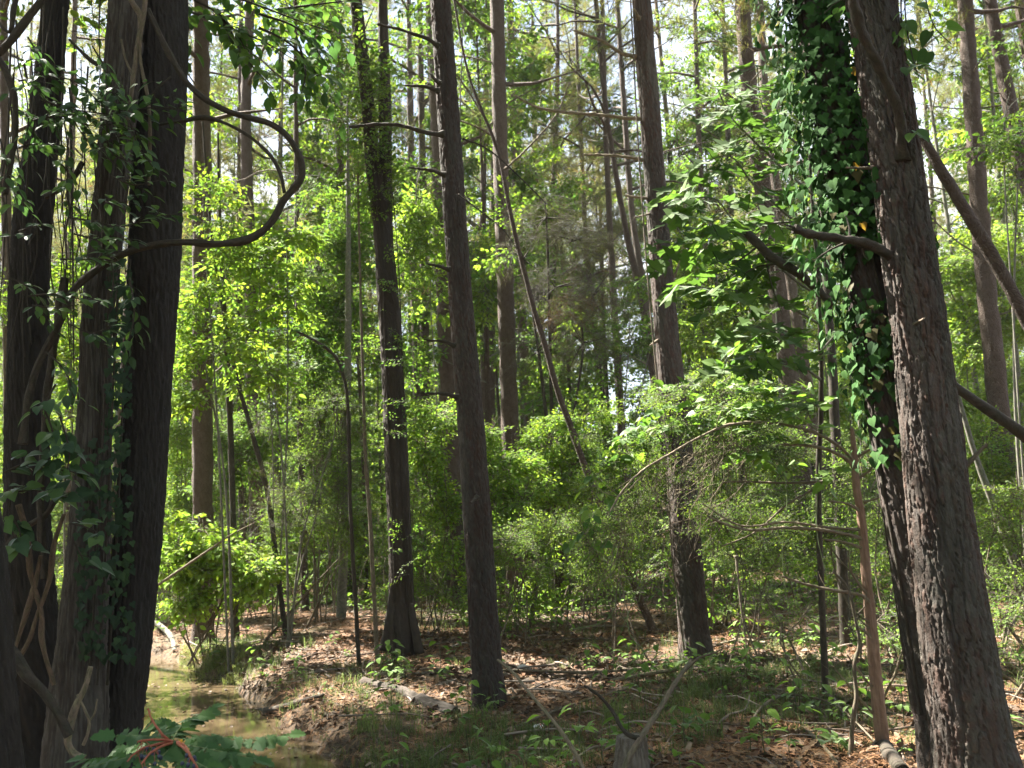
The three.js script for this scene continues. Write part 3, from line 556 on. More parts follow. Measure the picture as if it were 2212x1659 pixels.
// ---------------------------------------------------------------- the large pine on the right and the ivy-clad trunk behind it
const bigPine = tree({ name: 'pine_tree', label: 'thick leaning pine with scaly grey-brown bark filling the right edge', px: [[2112, 1700, 165], [2085, 1500, 152], [2050, 1250, 134], [2018, 1000, 121], [1990, 740, 111], [1958, 520, 104], [1925, 267, 98], [1883, 0, 95]], depth: 5.4, top: 20, step: (s) => s < 5.6 ? 0.011 : 0.12, nr: 230, skin: pineSkin(0.019, 0.082, 0.42, 3, 0.36, 0.026, 0.055), mat: barkMats.near, crown: [12, 3.2, 330], limbs: 10, crownScale: 1.7 });
part('limb', limbGeo(path([[1948, 345, -0.12], [1946, 285, -0.2], [1936, 225, -0.27], [1908, 162, -0.34], [1873, 92, -0.42], [1848, 25, -0.5], [1838, -40, -0.55]], 5.4), 0.03, 0.025), darkWood, bigPine.root);
part('limb', limbGeo(path([[1930, 556, 0], [1905, 543, -0.1], [1860, 522, -0.2], [1805, 514, -0.28], [1752, 505, -0.34], [1715, 494, -0.38]], 5.4), 0.028, 0.022), darkWood, bigPine.root);
deadBranches(bigPine.root, [[7, [1890, 363, 0], [1850, 363, -0.1], [1828, 362, -0.15]], [13, [2050, 1030, 0], [2090, 1000, -0.05], [2132, 960, -0.1]], [8, [1968, 704, -0.1], [1986, 694, -0.16], [1996, 688, -0.2]], [9, [2035, 800, 0.1], [2010, 806, 0.15]]], 5.4, deadWood, 'branch_stub');

const ivyTrunk = tree({ name: 'pine_tree', label: 'dark trunk wrapped in ivy, right behind the thick leaning pine', px: [[2062, 1640, 116], [2012, 1373, 112], [1967, 1106, 102], [1920, 860, 90], [1868, 560, 84], [1815, 300, 82], [1762, 0, 78]], depth: 5.8, top: 18, step: (s) => s < 5.6 ? 0.018 : 0.12, nr: 120, skin: pineSkin(0.019, 0.08, 0.4, 11, 0.3, 0.026, 0.055), mat: barkMats.near, crown: [11, 3, 300], crownScale: 1.7 });
{
  const root = thing('ivy_vine', 'glossy dark green ivy climbing the trunk behind the thick leaning pine', 'ivy', ivyTrunk.root.position.clone());
  const rows = ivyTrunk.rows.filter((q) => q.p.y > 1.8 && q.p.y < 11), g = [], leaves = [];
  for (let k = 0; k < 7; k++) { const a0 = k * 0.9 + rr(0, 0.5), pts = [], rd = []; for (let y = 0.3; y < 9.5; y += 0.45) { const q = rowAt(ivyTrunk.rows, y), a = a0 + 0.5 * noise(y * 0.8, k * 3.1), R = q.r + 0.012; pts.push(V3(q.p.x + Math.cos(a) * R, y, q.p.z + Math.sin(a) * R)); rd.push(0.012 * (1 - y / 13)); } g.push(tube(rowsAlong(pts, rd, 0.08), 6, null)); }
  part('stem', bundle(g), darkWood, root);
  const toCam = Math.atan2(0 - rows[0].p.z, 0 - rows[0].p.x);
  for (let i = 0; i < 9000; i++) {
    const y = 11 - 9.2 * Math.pow(rng(), 0.75), q = rowAt(ivyTrunk.rows, y), a = toCam + (rng() < 0.7 ? rr(-1.9, 1.9) : rr(1.9, 4.4)), low = sstep(1.9, 3.3, y), R = q.r + (0.02 + 0.3 * Math.pow(rng(), 1.4)) * mix(0.5, 1, low);
    if (rng() > 0.25 + 0.75 * low) continue; if (fbm(a * 1.4, y * 1.6, 3, 2) < -0.22) continue;
    const out = V3(Math.cos(a), 0, Math.sin(a)), p = V3(q.p.x, y, q.p.z).addScaledVector(out, R);
    leaves.push(leafMatrix(p, V3(rr(-0.5, 0.5), -1, rr(-0.5, 0.5)).addScaledVector(out, 0.35), out.clone().add(V3(0, rr(0.2, 0.9), 0)).add(rv(0.45)), 0.026 + 0.06 * Math.pow(rng(), 1.3)));
  }
  hang(root, leaves, [leafGeo(IVY, 1, { fold: 0.12, curl: 0.18 }), leafGeo(HEART, 1, { fold: 0.15, curl: 0.2 })], [plainLeaf(0.028, 0.075, 0.016, { transmission: 0.15, specularIntensity: 0.3 }), plainLeaf(0.042, 0.1, 0.02, { transmission: 0.15, specularIntensity: 0.3 }), plainLeaf(0.024, 0.06, 0.016, { transmission: 0.15, specularIntensity: 0.3 }), plainLeaf(0.05, 0.11, 0.03, { transmission: 0.2, specularIntensity: 0.3 }), plainLeaf(0.02, 0.048, 0.016, { transmission: 0.1 }), plainLeaf(0.035, 0.09, 0.014, { transmission: 0.2 }), plainLeaf(0.085, 0.075, 0.02)], 299);
  const yl = leafGeo(HEART, 1, { curl: 0.3 }), ym = plainLeaf(0.26, 0.16, 0.02);
  for (const [x, y] of [[1838, 148], [1848, 340], [1849, 352], [1862, 482]]) { const q = at(x, y, 5.45); const o = new THREE.Mesh(yl, ym); o.name = numbered('yellow_leaf'); o.applyMatrix4(leafMatrix(q.sub(root.position), V3(rr(-0.5, 0.5), -1, 0.3), V3(rr(-0.4, 0.3), 0.5, 1), rr(0.04, 0.055))); root.add(tag(o, 'yellow dying ivy leaf')); }
}
{ // heart-leaved vine hanging to the right of the big pine
  const root = thing('hanging_vine', 'vine with large heart leaves hanging right of the thick leaning pine', 'vine', at(1975, -60, 5.6)), wood = [], leaves = [];
  for (const p of [[[1960, -90], [1955, 20], [1968, 110], [1985, 170]], [[1990, -90], [2000, 0], [2020, 60], [2055, 95]], [[1945, -60], [1950, 120], [1962, 220], [1970, 300]], [[1900, -80], [1850, -20], [1800, 10], [1780, 30]]]) { const b = bough(path(p, 5.2), 0.005, 0.003, { twigs: 5, twigLen: 0.14, perTwig: 3, size: 0.1, from: 0.1, droop: 0.5, petiole: true, face: V3(0, 0, 1.2) }); wood.push(...b.wood); leaves.push(...b.leaves); }
  part('stem', bundle(wood), darkWood, root); hang(root, leaves, [leafGeo(HEART, 1, { curl: 0.2 })], [plainLeaf(0.06, 0.13, 0.025), plainLeaf(0.10, 0.2, 0.03), plainLeaf(0.045, 0.1, 0.022)]);
}

// ---------------------------------------------------------------- the pine in the middle
const mid = tree({ name: 'pine_tree', label: 'slender dark pine left of centre with short broken stubs', px: [[1052, 1490, 64], [1036, 1200, 60], [1020, 950, 55], [1001, 720, 52], [986, 520, 48], [972, 300, 46], [955, 60, 42], [951, 0, 41]], depth: groundDepth(1052, 1500), top: 18, step: (s) => s < 7.5 ? 0.016 : 0.12, nr: 120, skin: pineSkin(0.014, 0.06, 0.22, 23, 0.3, 0.026, 0.045), mat: barkMats.near, crown: [11, 2.4, 300] });
deadBranches(mid.root, [[9, [948, 100, 0], [925, 85], [890, 72], [858, 62], [815, 52]], [10, [958, 290, 0], [925, 288], [880, 274], [838, 268], [795, 270], [755, 275]], [9, [948, 197, 0], [920, 188], [875, 184]], [8, [972, 582, 0], [945, 575], [925, 570]], [8, [982, 747, 0], [960, 738], [922, 735]], [9, [990, 858, 0], [965, 852], [915, 849]], [8, [962, 378, 0], [930, 368], [885, 362]], [8, [950, 180, 0], [938, 170], [930, 160]], [7, [1030, 1075, -0.05], [1018, 1085, -0.2]], [4, [1000, 300], [1050, 320], [1120, 380], [1180, 440]], [3, [990, 420], [1030, 450], [1090, 500], [1130, 560]]], mid.rows[60] ? depthOf(mid.rows[60].p) : 8, darkWood, 'branch_stub');

// ---------------------------------------------------------------- the pine right of the middle, dark at the foot
const d3 = groundDepth(1503, 1408);
const right3 = tree({ name: 'pine_tree', label: 'straight pine behind the arching thorny shrub, half lit by the sun', px: [[1503, 1400, 66], [1486, 1200, 60], [1470, 1000, 58], [1453, 850, 54], [1438, 700, 49], [1424, 520, 44], [1405, 260, 42], [1385, 0, 38]], depth: d3, top: 19, step: (s) => s < 8 ? 0.02 : 0.14, nr: 110, skin: pineSkin(0.016, 0.065, 0.24, 37, 0.42, 0.028, 0.05), mat: barkMats.near, crown: [11, 2.6, 300] });
deadBranches(right3.root, [[9, [1383, 122, 0], [1350, 118], [1300, 88], [1240, 66]], [8, [1398, 258, 0], [1360, 256], [1300, 248], [1240, 244], [1160, 232], [1112, 206]], [8, [1405, 350, 0], [1370, 342], [1330, 336], [1262, 334]], [8, [1412, 430, 0], [1390, 428], [1350, 422]], [6, [1425, 460, 0], [1405, 462], [1370, 470]], [8, [1440, 740, 0], [1425, 735], [1405, 745]], [7, [1380, 40, -0.1], [1370, 20, -0.3]], [4, [1430, 500, 0], [1460, 470], [1500, 450]], [5, [1452, 610, 0], [1470, 560], [1478, 520]]], d3, paleWood, 'branch_stub');
{ const root = thing('climbing_vine', 'thin bare vine stem running up the half-lit pine', 'vine', V3(right3.root.position.x - 0.2, right3.root.position.y, right3.root.position.z + 0.2)); part('stem', stick(path([[1478, 1405], [1452, 1200], [1440, 1000], [1424, 860], [1408, 700], [1396, 560], [1378, 300], [1362, 0], [1355, -80]], d3 - 0.16), 0.012, 0.009, 7, 0.08), deadWood, root); }

// ---------------------------------------------------------------- the forked hardwood
const d2 = groundDepth(874, 1408);
const forked = tree({ name: 'hardwood_tree', label: 'forked slim hardwood left of the middle with a hollow split foot', px: [[872, 1395, 60], [866, 1250, 50], [862, 1120, 47], [853, 900, 46], [843, 720, 44], [834, 600, 44], [824, 480, 36], [810, 380, 33], [797, 250, 29], [769, 0, 24]], depth: d2, top: 15, step: (s) => s < 9 ? 0.03 : 0.15, nr: 72, flare: 1.02, skin: ridgeSkin(0.02, 0.03, 4, 0.3), mat: barkMats.near });
part('trunk_fork', tube(rowsAlong(path([[842, 660, 0.05], [836, 560, 0.05], [833, 420, 0.05], [832, 250, 0.05], [828, 80, 0.05], [824, -150, 0.05]], d2), [0.085, 0.095, 0.085, 0.078, 0.07, 0.05], 0.04), 48, ridgeSkin(0.016, 0.03, 9, 0.28)), barkMats.near, forked.root);
for (const q of [[[905, 1412], [893, 1340], [880, 1240]], [[828, 1405], [838, 1350], [846, 1270]], [[846, 1412], [846, 1330], [850, 1250]]]) part('root', tube(rowsAlong(path(q, d2 - 0.1), [0.06, 0.045, 0.025], 0.04), 14, ridgeSkin(0.012, 0.03, 14, 0.35)), barkMats.near, forked.root);
crown(forked.root, blobPx([[800, 60, 110, 90, 1], [760, 200, 50, 80, 0.8], [870, 20, 80, 60, 0.8], [790, 330, 40, 90, 0.6], [700, 30, 60, 60, 0.8], [905, 130, 50, 50, 0.4]], d2, 0.55), SPRAY.mid, foliageMat, { scale: 0.75 });
{ const root = thing('climbing_vine', 'leafy green vine clothing the stem of the forked slim hardwood', 'vine', forked.root.position.clone()), g = [];
  for (const x0 of [-14, 12, 22]) g.push(stick(path([[868 + x0, 1300], [858 + x0, 1050], [848 + x0, 800], [838 + x0, 560], [820 + x0, 350], [800 + x0, 150]], d2 - 0.14), 0.009, 0.006, 6, 0.1));
  part('stem', bundle(g), darkWood, root);
  crown(root, blobPx([[800, 260, 34, 120, 0.9], [815, 430, 40, 110, 1], [795, 520, 40, 80, 1], [868, 620, 26, 120, 0.8], [830, 700, 40, 80, 0.6], [885, 820, 26, 120, 0.7], [838, 930, 34, 60, 0.5], [880, 1180, 24, 80, 0.6], [850, 500, 40, 90, 0.8]], d2 - 0.1, 1.3, 1.1), SPRAY.mid, foliageMat, { scale: 0.42, rise: 0 }); }

// ---------------------------------------------------------------- the vine-hung trunks on the left
const leftC = tree({ name: 'hardwood_tree', label: 'dark straight trunk, rightmost of the three large stems on the left', category: 'tree', px: [[250, 1560, 108], [272, 1380, 100], [298, 1150, 93], [318, 900, 92], [333, 600, 100], [344, 300, 102], [352, 0, 102]], depth: 6.8, top: 17, step: (s) => s < 7 ? 0.022 : 0.15, nr: 130, skin: ridgeSkin(0.024, 0.03, 31, 0.15), mat: barkMats.near });
const leftB = tree({ name: 'hardwood_tree', label: 'grey furrowed trunk with a pale worn patch, between two dark stems', px: [[168, 1560, 120], [180, 1350, 95], [196, 1100, 74], [206, 850, 62], [209, 700, 60], [232, 500, 62], [252, 300, 66], [276, 0, 72]], depth: 6.5, top: 16, step: (s) => s < 7 ? 0.022 : 0.15, nr: 110, skin: ridgeSkin(0.022, 0.025, 47, 0.3, 0.5), mat: barkMats.near });
const leftA = tree({ name: 'hardwood_tree', label: 'leftmost of the three large stems, dark and hung with vines', px: [[70, 1540, 135], [64, 1300, 104], [61, 1100, 86], [59, 820, 80], [70, 500, 72], [98, 250, 60], [122, 0, 46]], depth: 7.2, top: 15, step: (s) => s < 7.5 ? 0.024 : 0.15, nr: 110, skin: ridgeSkin(0.024, 0.03, 61, 0.15), mat: barkMats.near });
tree({ name: 'hardwood_tree', label: 'dark trunk just inside the lower left corner, nearest of all', px: [[2, 1700, 92], [-10, 1500, 80], [-24, 1250, 72], [-60, 900, 62]], depth: 4.7, top: 12, step: 0.04, nr: 80, skin: ridgeSkin(0.024, 0.03, 77, 0.18), mat: barkMats.near });
for (const [t, n, rad0] of [[leftC, 300, 3.0], [leftB, 220, 2.6], [leftA, 240, 2.8]]) { const q = rowAt(t.rows, 12).p; part('limb', pineLimbs(t.rows, 8, 15, 2.4, 10, { k: 1.2 }), darkWood, t.root); crown(t.root, [{ c: V3(q.x - 1, 10.5, q.z - 0.6), r: V3(rad0, 2.6, rad0), n }, { c: V3(q.x + 0.6, 14, q.z), r: V3(rad0, 2.4, rad0), n: n * 0.7 }], SPRAY.mid, foliageMat, { scale: 1.3 }); }

function vine(label, list, depth, m, opt = {}) { const P = path(list[0].pts, depth), root = thing(opt.name || 'woody_vine', label, 'vine', P[0].clone()); for (const { pts, w0, w1, dd = 0, n } of list) { const Q = path(pts, depth + dd), r0 = px2m(w0, Q[0]) / 2, r1 = px2m(w1 ?? w0, Q[0]) / 2, L = Q.reduce((s, p, i) => i ? s + p.distanceTo(Q[i - 1]) : 0, 0); part(n || 'stem', tube(rowsAlong(Q, Q.map((_, i) => mix(r0, r1, i / (Q.length - 1))), w0 > 9 ? Math.max(0.012, L / 420) : Math.max(0.02, L / 120)), w0 > 9 ? 22 : 8, (x, y, z, s, r, th, out) => { out.d = r0 * (0.35 * noise(x * 0.9 / r0, s * 6, z * 0.9 / r0) + 0.3 * noise(x * 2.6 / r0, s * 2.5, z * 2.6 / r0) + 0.9 * Math.max(0, noise(s * 3.2, 3, r0 * 99)) + 0.22 * noise(x * 5 / r0, s * 5, z * 5 / r0)); }), m, root); } return root; }
vine('thick dark woody vine swinging out in a wide loop from the left stems', [{ pts: [[318, 20], [345, 75], [372, 128], [402, 175], [440, 212], [485, 238], [535, 254], [585, 268], [624, 298], [649, 345], [650, 384], [630, 411], [610, 436], [588, 478], [545, 514], [480, 527], [400, 523], [330, 530], [270, 548], [205, 585], [158, 628], [136, 680], [112, 730], [78, 800], [58, 880], [50, 960]], w0: 11, w1: 14 }, { pts: [[345, 268], [392, 262], [440, 254], [490, 268], [540, 296], [584, 336], [605, 375], [614, 416]], w0: 8, w1: 7, n: 'side_shoot' }], 6.25, darkWood);
vine('dark vine stem standing in the gap between the large left stems', [{ pts: [[140, 600], [128, 680], [115, 760], [101, 860], [94, 960], [88, 1100], [96, 1250]], w0: 15, w1: 12 }, { pts: [[118, 1080], [100, 1110], [40, 1150], [0, 1200]], w0: 10, n: 'side_shoot' }], 6.6, darkWood);
vine('pair of pale slender vine stems draped down the upper left trunk', [{ pts: [[278, -60], [284, 0], [303, 33], [300, 80], [293, 130], [284, 200], [275, 260]], w0: 11, w1: 8 }, { pts: [[318, -60], [313, 10], [304, 80], [304, 133], [320, 217], [324, 300], [322, 400]], w0: 8, w1: 6 }, { pts: [[262, 85], [272, 130], [286, 160]], w0: 5, n: 'side_shoot' }], 6.2, deadWood);
vine('crossed pale vine stems at the foot of the left trunks', [{ pts: [[40, 1090], [60, 1170], [66, 1240], [88, 1320], [92, 1390], [116, 1480]], w0: 11, w1: 8 }, { pts: [[138, 1110], [116, 1180], [108, 1250], [80, 1330], [64, 1380], [34, 1435]], w0: 8, w1: 10 }, { pts: [[88, 1200], [76, 1260], [52, 1340], [30, 1410]], w0: 9 }], 5.9, redWood);
vine('thick dark vine root slanting across the foot of the left trunks', [{ pts: [[10, 1390], [30, 1415], [60, 1460], [85, 1485], [125, 1540], [150, 1590]], w0: 22, w1: 17 }], 5.6, darkWood);
vine('pale hooked vine looping beside the foot of the dark straight trunk', [{ pts: [[196, 1440], [182, 1488], [166, 1520], [153, 1565], [147, 1602], [160, 1628], [182, 1640]], w0: 10, w1: 15 }, { pts: [[166, 1500], [184, 1535], [193, 1560], [188, 1590], [180, 1610]], w0: 6, n: 'side_shoot' }, { pts: [[193, 1558], [205, 1540], [210, 1510]], w0: 5, n: 'side_shoot' }], 5.7, paleWood);
vine('dark crooked branches reaching in from the upper left edge', [{ pts: [[100, -30], [86, 5], [62, 36], [43, 62], [20, 92], [-20, 130]], w0: 13, w1: 16 }, { pts: [[-20, 110], [8, 145], [28, 200], [34, 260], [26, 340], [10, 420]], w0: 13, w1: 10 }, { pts: [[-10, 40], [20, 70], [30, 20], [40, -20]], w0: 8 }], 6.0, darkWood, { name: 'bare_branch' });
vine('short dark branch bridging the two left stems', [{ pts: [[98, 425], [122, 414], [147, 398], [165, 375], [178, 350]], w0: 12, w1: 8 }, { pts: [[150, 85], [182, 118], [207, 137], [242, 148], [300, 175]], w0: 7, dd: -0.1 }], 6.7, darkWood, { name: 'bare_branch' });
{ // the tangle of thin hanging stems
  const P = at(150, 300, 6.5), root = thing('vine_tangle', 'tangle of thin hanging vine stems among the left trunks', 'vine', P), g = [];
  for (let i = 0; i < 44; i++) { const x = rr(0, 1) < 0.7 ? rr(100, 250) : rr(-10, 100), y = rr(-60, 500), L = rr(180, 620), k = rr(-40, 30); g.push(stick(path([[x, y], [x + k * 0.3 + rr(-12, 12), y + L * 0.33], [x + k * 0.8 + rr(-14, 14), y + L * 0.66], [x + k, y + L]], rr(6.2, 7.3)), rr(0.004, 0.011), 0.004, 5, 0.12)); }
  part('stem', bundle(g), darkWood, root);
}
const sheen = { clearcoat: 0.45, clearcoatRoughness: 0.4 };
const vineLeafMats = [plainLeaf(0.05, 0.11, 0.025, sheen), plainLeaf(0.10, 0.2, 0.026, sheen), plainLeaf(0.04, 0.085, 0.028, sheen), plainLeaf(0.07, 0.15, 0.025, sheen)];
function leafyVine(name, label, lines, depth, o, mats, wood = darkWood, category = 'vine', geos) { const P = path(lines[0], depth), root = thing(name, label, category, P[0].clone()), w = [], l = []; for (const q of lines) { const b = bough(path(q, depth), o.r0 || 0.007, o.r1 || 0.003, o); w.push(...b.wood); l.push(...b.leaves); } part('stem', bundle(w), wood, root); hang(root, l, geos || [leafGeo(o.outline || OVAL, 1, { curl: 0.25 }), leafGeo(o.outline || OVAL, 1, { curl: 0.45, fold: 0.1 })], mats, o.most || 150); return root; }
leafyVine('leafy_vine', 'bright vine leaves spread across the left trunks above the big loop', [[[40, 175], [110, 165], [170, 180], [220, 230]], [[90, 215], [150, 235], [220, 245], [280, 250]], [[70, 260], [130, 250], [190, 270], [260, 265]], [[210, 180], [250, 205], [290, 235], [330, 232], [395, 235]], [[40, 320], [70, 310], [120, 330]], [[260, 165], [262, 200], [258, 240]], [[370, 165], [340, 190], [320, 215]], [[60, 170], [100, 220], [130, 300]], [[150, 190], [160, 260], [200, 320]], [[230, 250], [240, 330], [290, 350]], [[20, 230], [60, 250], [50, 320]], [[180, 300], [230, 300], [280, 290]], [[110, 330], [150, 380], [140, 430]], [[280, 260], [300, 320], [330, 360]], [[240, 380], [290, 400], [340, 390]], [[0, 300], [20, 380], [40, 450]], [[60, 80], [90, 140], [60, 200]], [[200, 100], [230, 160], [210, 220]]], 6.0, { most: 280, twigs: 15, twigLen: 0.19, perTwig: 4, size: 0.09, from: 0.05, petiole: true, face: V3(0, 0, 0.9) }, vineLeafMats);
leafyVine('leafy_vine', 'dark vine leaves around the middle of the left trunks beside the vine elbow', [[[150, 470], [210, 480], [260, 490], [330, 470], [380, 462]], [[160, 505], [220, 520], [280, 515]], [[40, 500], [80, 490], [60, 530]], [[60, 640], [110, 635], [170, 645], [215, 655]], [[70, 660], [120, 665], [170, 658]], [[240, 640], [245, 610], [240, 560]], [[200, 420], [240, 440], [290, 430]], [[130, 560], [170, 560], [230, 560]], [[20, 600], [60, 620], [90, 680]], [[150, 700], [200, 720], [250, 700]], [[280, 600], [290, 680], [270, 760]], [[100, 760], [140, 800], [160, 860]]], 6.0, { most: 200, twigs: 13, twigLen: 0.15, perTwig: 4, size: 0.09, from: 0.05, petiole: true, face: V3(0, 0, 0.8) }, vineLeafMats);
leafyVine('leafy_vine', 'broad grey-green vine leaves low on the leftmost large stem', [[[10, 1020], [60, 1000], [110, 1010], [150, 1020]], [[0, 1080], [50, 1060], [110, 1065], [160, 1080]], [[90, 870], [110, 920], [120, 960], [110, 1010]], [[20, 1110], [40, 1140], [50, 1180]], [[150, 1130], [190, 1140], [210, 1150]], [[120, 830], [105, 860], [95, 900]], [[160, 1170], [180, 1210]], [[30, 1040], [20, 1100], [30, 1170]], [[130, 900], [150, 980], [140, 1040]]], 5.7, { twigs: 12, twigLen: 0.14, perTwig: 4, size: 0.095, from: 0.05, petiole: true, face: V3(0, 0, 1), outline: HEART }, [plainLeaf(0.045, 0.10, 0.035, sheen), plainLeaf(0.075, 0.15, 0.03, sheen), plainLeaf(0.035, 0.08, 0.03, sheen)]);
{ const root = thing('ivy_vine', 'small dark ivy creeping up between the grey furrowed and dark straight trunks', 'ivy', leftB.root.position.clone()), g = [], l = [];
  for (const [x, d] of [[262, -0.1], [240, -0.2], [222, -0.22]]) g.push(stick(path([[x - 30, 1480], [x - 12, 1200], [x, 950], [x + 10, 700], [x + 20, 560]], 6.5 + d), 0.009, 0.005, 6, 0.1));
  part('stem', bundle(g), darkWood, root);
  for (let i = 0; i < 420; i++) { const y = mix(560, 1420, Math.pow(rng(), 0.8)), lowp = sstep(900, 1000, y), x = mix(262 - 0.02 * (y - 560), 226, lowp) + rr(-1, 1) * mix(26, 60, lowp), p = at(x, y, 6.5 - rr(0.1, 0.28) - 0.05 * lowp); l.push(leafMatrix(p, V3(rr(-0.6, 0.6), -1, rr(-0.1, 0.4)), V3(rr(-0.6, 0.6), rr(0.1, 0.8), 1), rr(0.035, 0.07))); }
  hang(root, l, [leafGeo(IVY, 1, { fold: 0.1, curl: 0.15 })], [plainLeaf(0.028, 0.065, 0.024, sheen), plainLeaf(0.04, 0.09, 0.026, sheen), plainLeaf(0.02, 0.05, 0.02, sheen)], 200); }
leafyVine('overhanging_branch', 'broad leaves of a branch overhanging the top beside the left trunks', [[[395, 20], [450, 40], [520, 70], [580, 95], [620, 120]], [[430, -40], [500, -10], [580, 20], [660, 50], [720, 70]], [[470, 20], [520, 110], [560, 160], [590, 190]], [[560, 60], [620, 90], [670, 140], [700, 190]], [[380, -30], [410, 30], [400, 80], [385, 110]], [[600, 20], [680, 10], [760, 0]], [[640, 80], [660, 150], [650, 210]], [[480, 40], [510, 70], [540, 130]], [[560, 30], [640, 60], [700, 130]], [[420, 0], [470, 30], [500, 90]]], 7.2, { twigs: 10, twigLen: 0.3, perTwig: 5, size: 0.13, from: 0.1, petiole: true, face: V3(0, 0, 0.7), r0: 0.012, r1: 0.004, most: 290 }, [plainLeaf(0.06, 0.13, 0.022), plainLeaf(0.10, 0.19, 0.026), plainLeaf(0.045, 0.10, 0.022)], darkWood, 'branch');
// ---------------------------------------------------------------- pines of the wood behind, each read off the photograph
const pines = [
  ['grey pine standing beside the dark straight left trunk', [[438, 1120, 42], [437, 700, 41], [436, 300, 37], [434, 60, 33]], 15, 0, 19, 10],
  ['slim pale pine right of the grey pine, seen through the vine loop', [[549, 890, 30], [541, 600, 28], [531, 250, 23], [541, 0, 19]], 20, 0, 20, 9],
  ['dark pole close on the left of the slim pale pine behind the vine loop', [[522, 1000, 17], [516, 640, 15], [519, 300, 12]], 22, 1, 19, 10],
  ['very thin dark pole to the right of the vine loop', [[656, 1180, 15], [646, 800, 13], [641, 400, 11], [638, 60, 9]], 17, 1, 17, 11],
  ['thin pine halfway between the vine loop and the forked hardwood', [[693, 1000, 20], [690, 700, 18], [687, 300, 15], [685, 0, 12]], 24, 0, 21, 10],
  ['left one of two thin pines standing close between forked hardwood and middle pine', [[903, 950, 19], [897, 700, 18], [890, 500, 16], [886, 200, 13]], 24, 0, 20, 10],
  ['right one of two thin pines standing close between forked hardwood and middle pine', [[919, 950, 20], [917, 700, 19], [914, 450, 16]], 23, 1, 21, 10],
  ['stout far pine just left of the slender dark middle pine', [[968, 840, 36], [962, 700, 34], [955, 500, 31], [940, 200, 26]], 19, 0, 22, 11],
  ['thin pale pine just right of the slender dark middle pine', [[1046, 860, 15], [1043, 600, 14], [1046, 300, 12], [1058, 0, 10]], 26, 2, 21, 10],
  ['thin dark pine close beside a pale one, right of the middle pine', [[1061, 850, 17], [1063, 500, 13], [1076, 120, 9]], 25, 1, 20, 10],
  ['straight pine right of the middle with bark lit low down', [[1101, 900, 38], [1091, 600, 36], [1083, 400, 33], [1073, 0, 29]], 16, 0, 20, 11],
  ['grey pine hidden behind the straight pine right of the middle', [[1130, 760, 22], [1117, 420, 20], [1105, 100, 16]], 25, 2, 22, 10],
  ['thin grey pine with its foot behind the brown-tipped cedar', [[1168, 700, 13], [1157, 350, 11], [1152, 100, 9]], 30, 2, 20, 9],
  ['thin reddish pine rising above the brown-tipped cedar', [[1195, 620, 13], [1196, 420, 12], [1204, 180, 10]], 27, 1, 20, 10],
  ['hair-thin pine left of the curved slim pine', [[1290, 760, 13], [1268, 550, 11], [1255, 300, 9], [1246, 100, 7]], 26, 1, 18, 10],
  ['slim curved pine crossing in front of others left of the half-lit pine', [[1408, 790, 17], [1385, 640, 15], [1361, 540, 14], [1331, 380, 12], [1308, 230, 11], [1295, 90, 10]], 19, 1, 17, 11],
  ['slim straight pine in the bright gap left of the half-lit pine', [[1342, 920, 18], [1321, 560, 14], [1309, 300, 11], [1301, 0, 9]], 20, 0, 18, 11],
  ['slim pine just left of the half-lit pine, bare to the top', [[1414, 800, 16], [1390, 620, 15], [1365, 460, 13], [1350, 260, 12], [1333, 0, 10]], 22, 0, 20, 11],
  ['thin pine right of the half-lit pine beside the maple leaves', [[1478, 640, 12], [1453, 400, 11], [1440, 250, 10], [1420, 40, 8]], 26, 2, 20, 10],
  ['thin dark pine above the left of the maple boughs', [[1528, 640, 13], [1510, 300, 11], [1500, 0, 9]], 24, 1, 19, 11],
  ['thin pale pine above the middle of the maple boughs', [[1588, 660, 13], [1573, 300, 11], [1562, 30, 8]], 26, 2, 20, 10],
  ['sturdy pine behind the maple boughs, left of a thinner one', [[1692, 720, 40], [1662, 500, 36], [1620, 210, 34], [1602, 0, 30]], 15, 0, 20, 11],
  ['thinner pine close on the right of the sturdy pine behind the maple', [[1732, 760, 24], [1690, 500, 22], [1652, 200, 18], [1641, 0, 16]], 21, 2, 21, 11],
  ['sturdy pine in the bright wood right of the thick leaning pine', [[2170, 1000, 45], [2155, 860, 43], [2118, 480, 38], [2084, 0, 30]], 14, 0, 19, 11],
  ['pine leaning left across the upper right corner', [[2280, 560, 37], [2214, 380, 34], [2176, 200, 30], [2139, 0, 23]], 14.5, 0, 18, 11],
  ['slender pine at the edge of the upper right corner', [[2275, 400, 26], [2225, 150, 24], [2202, 0, 20]], 18, 2, 19, 11],
  ['small lit pine far behind the sturdy pine on the right', [[2042, 1000, 13], [2030, 700, 12], [2012, 400, 9]], 30, 2, 20, 11],
  ['slim dark pine left of the upper left trunk', [[20, 900, 22], [14, 500, 19], [8, 100, 16]], 17, 0, 18, 11],
  ['far pale pine seen between the two left stems', [[148, 900, 14], [152, 500, 13], [160, 100, 11]], 22, 2, 19, 11],
  ['thin far pine right of the vine loop in the sky gap', [[600, 1000, 14], [604, 600, 12], [606, 250, 9]], 30, 1, 20, 10],
  ['far pine left of the forked hardwood, half hidden by its leaves', [[744, 900, 20], [736, 500, 17], [733, 150, 14]], 21, 0, 20, 10],
];
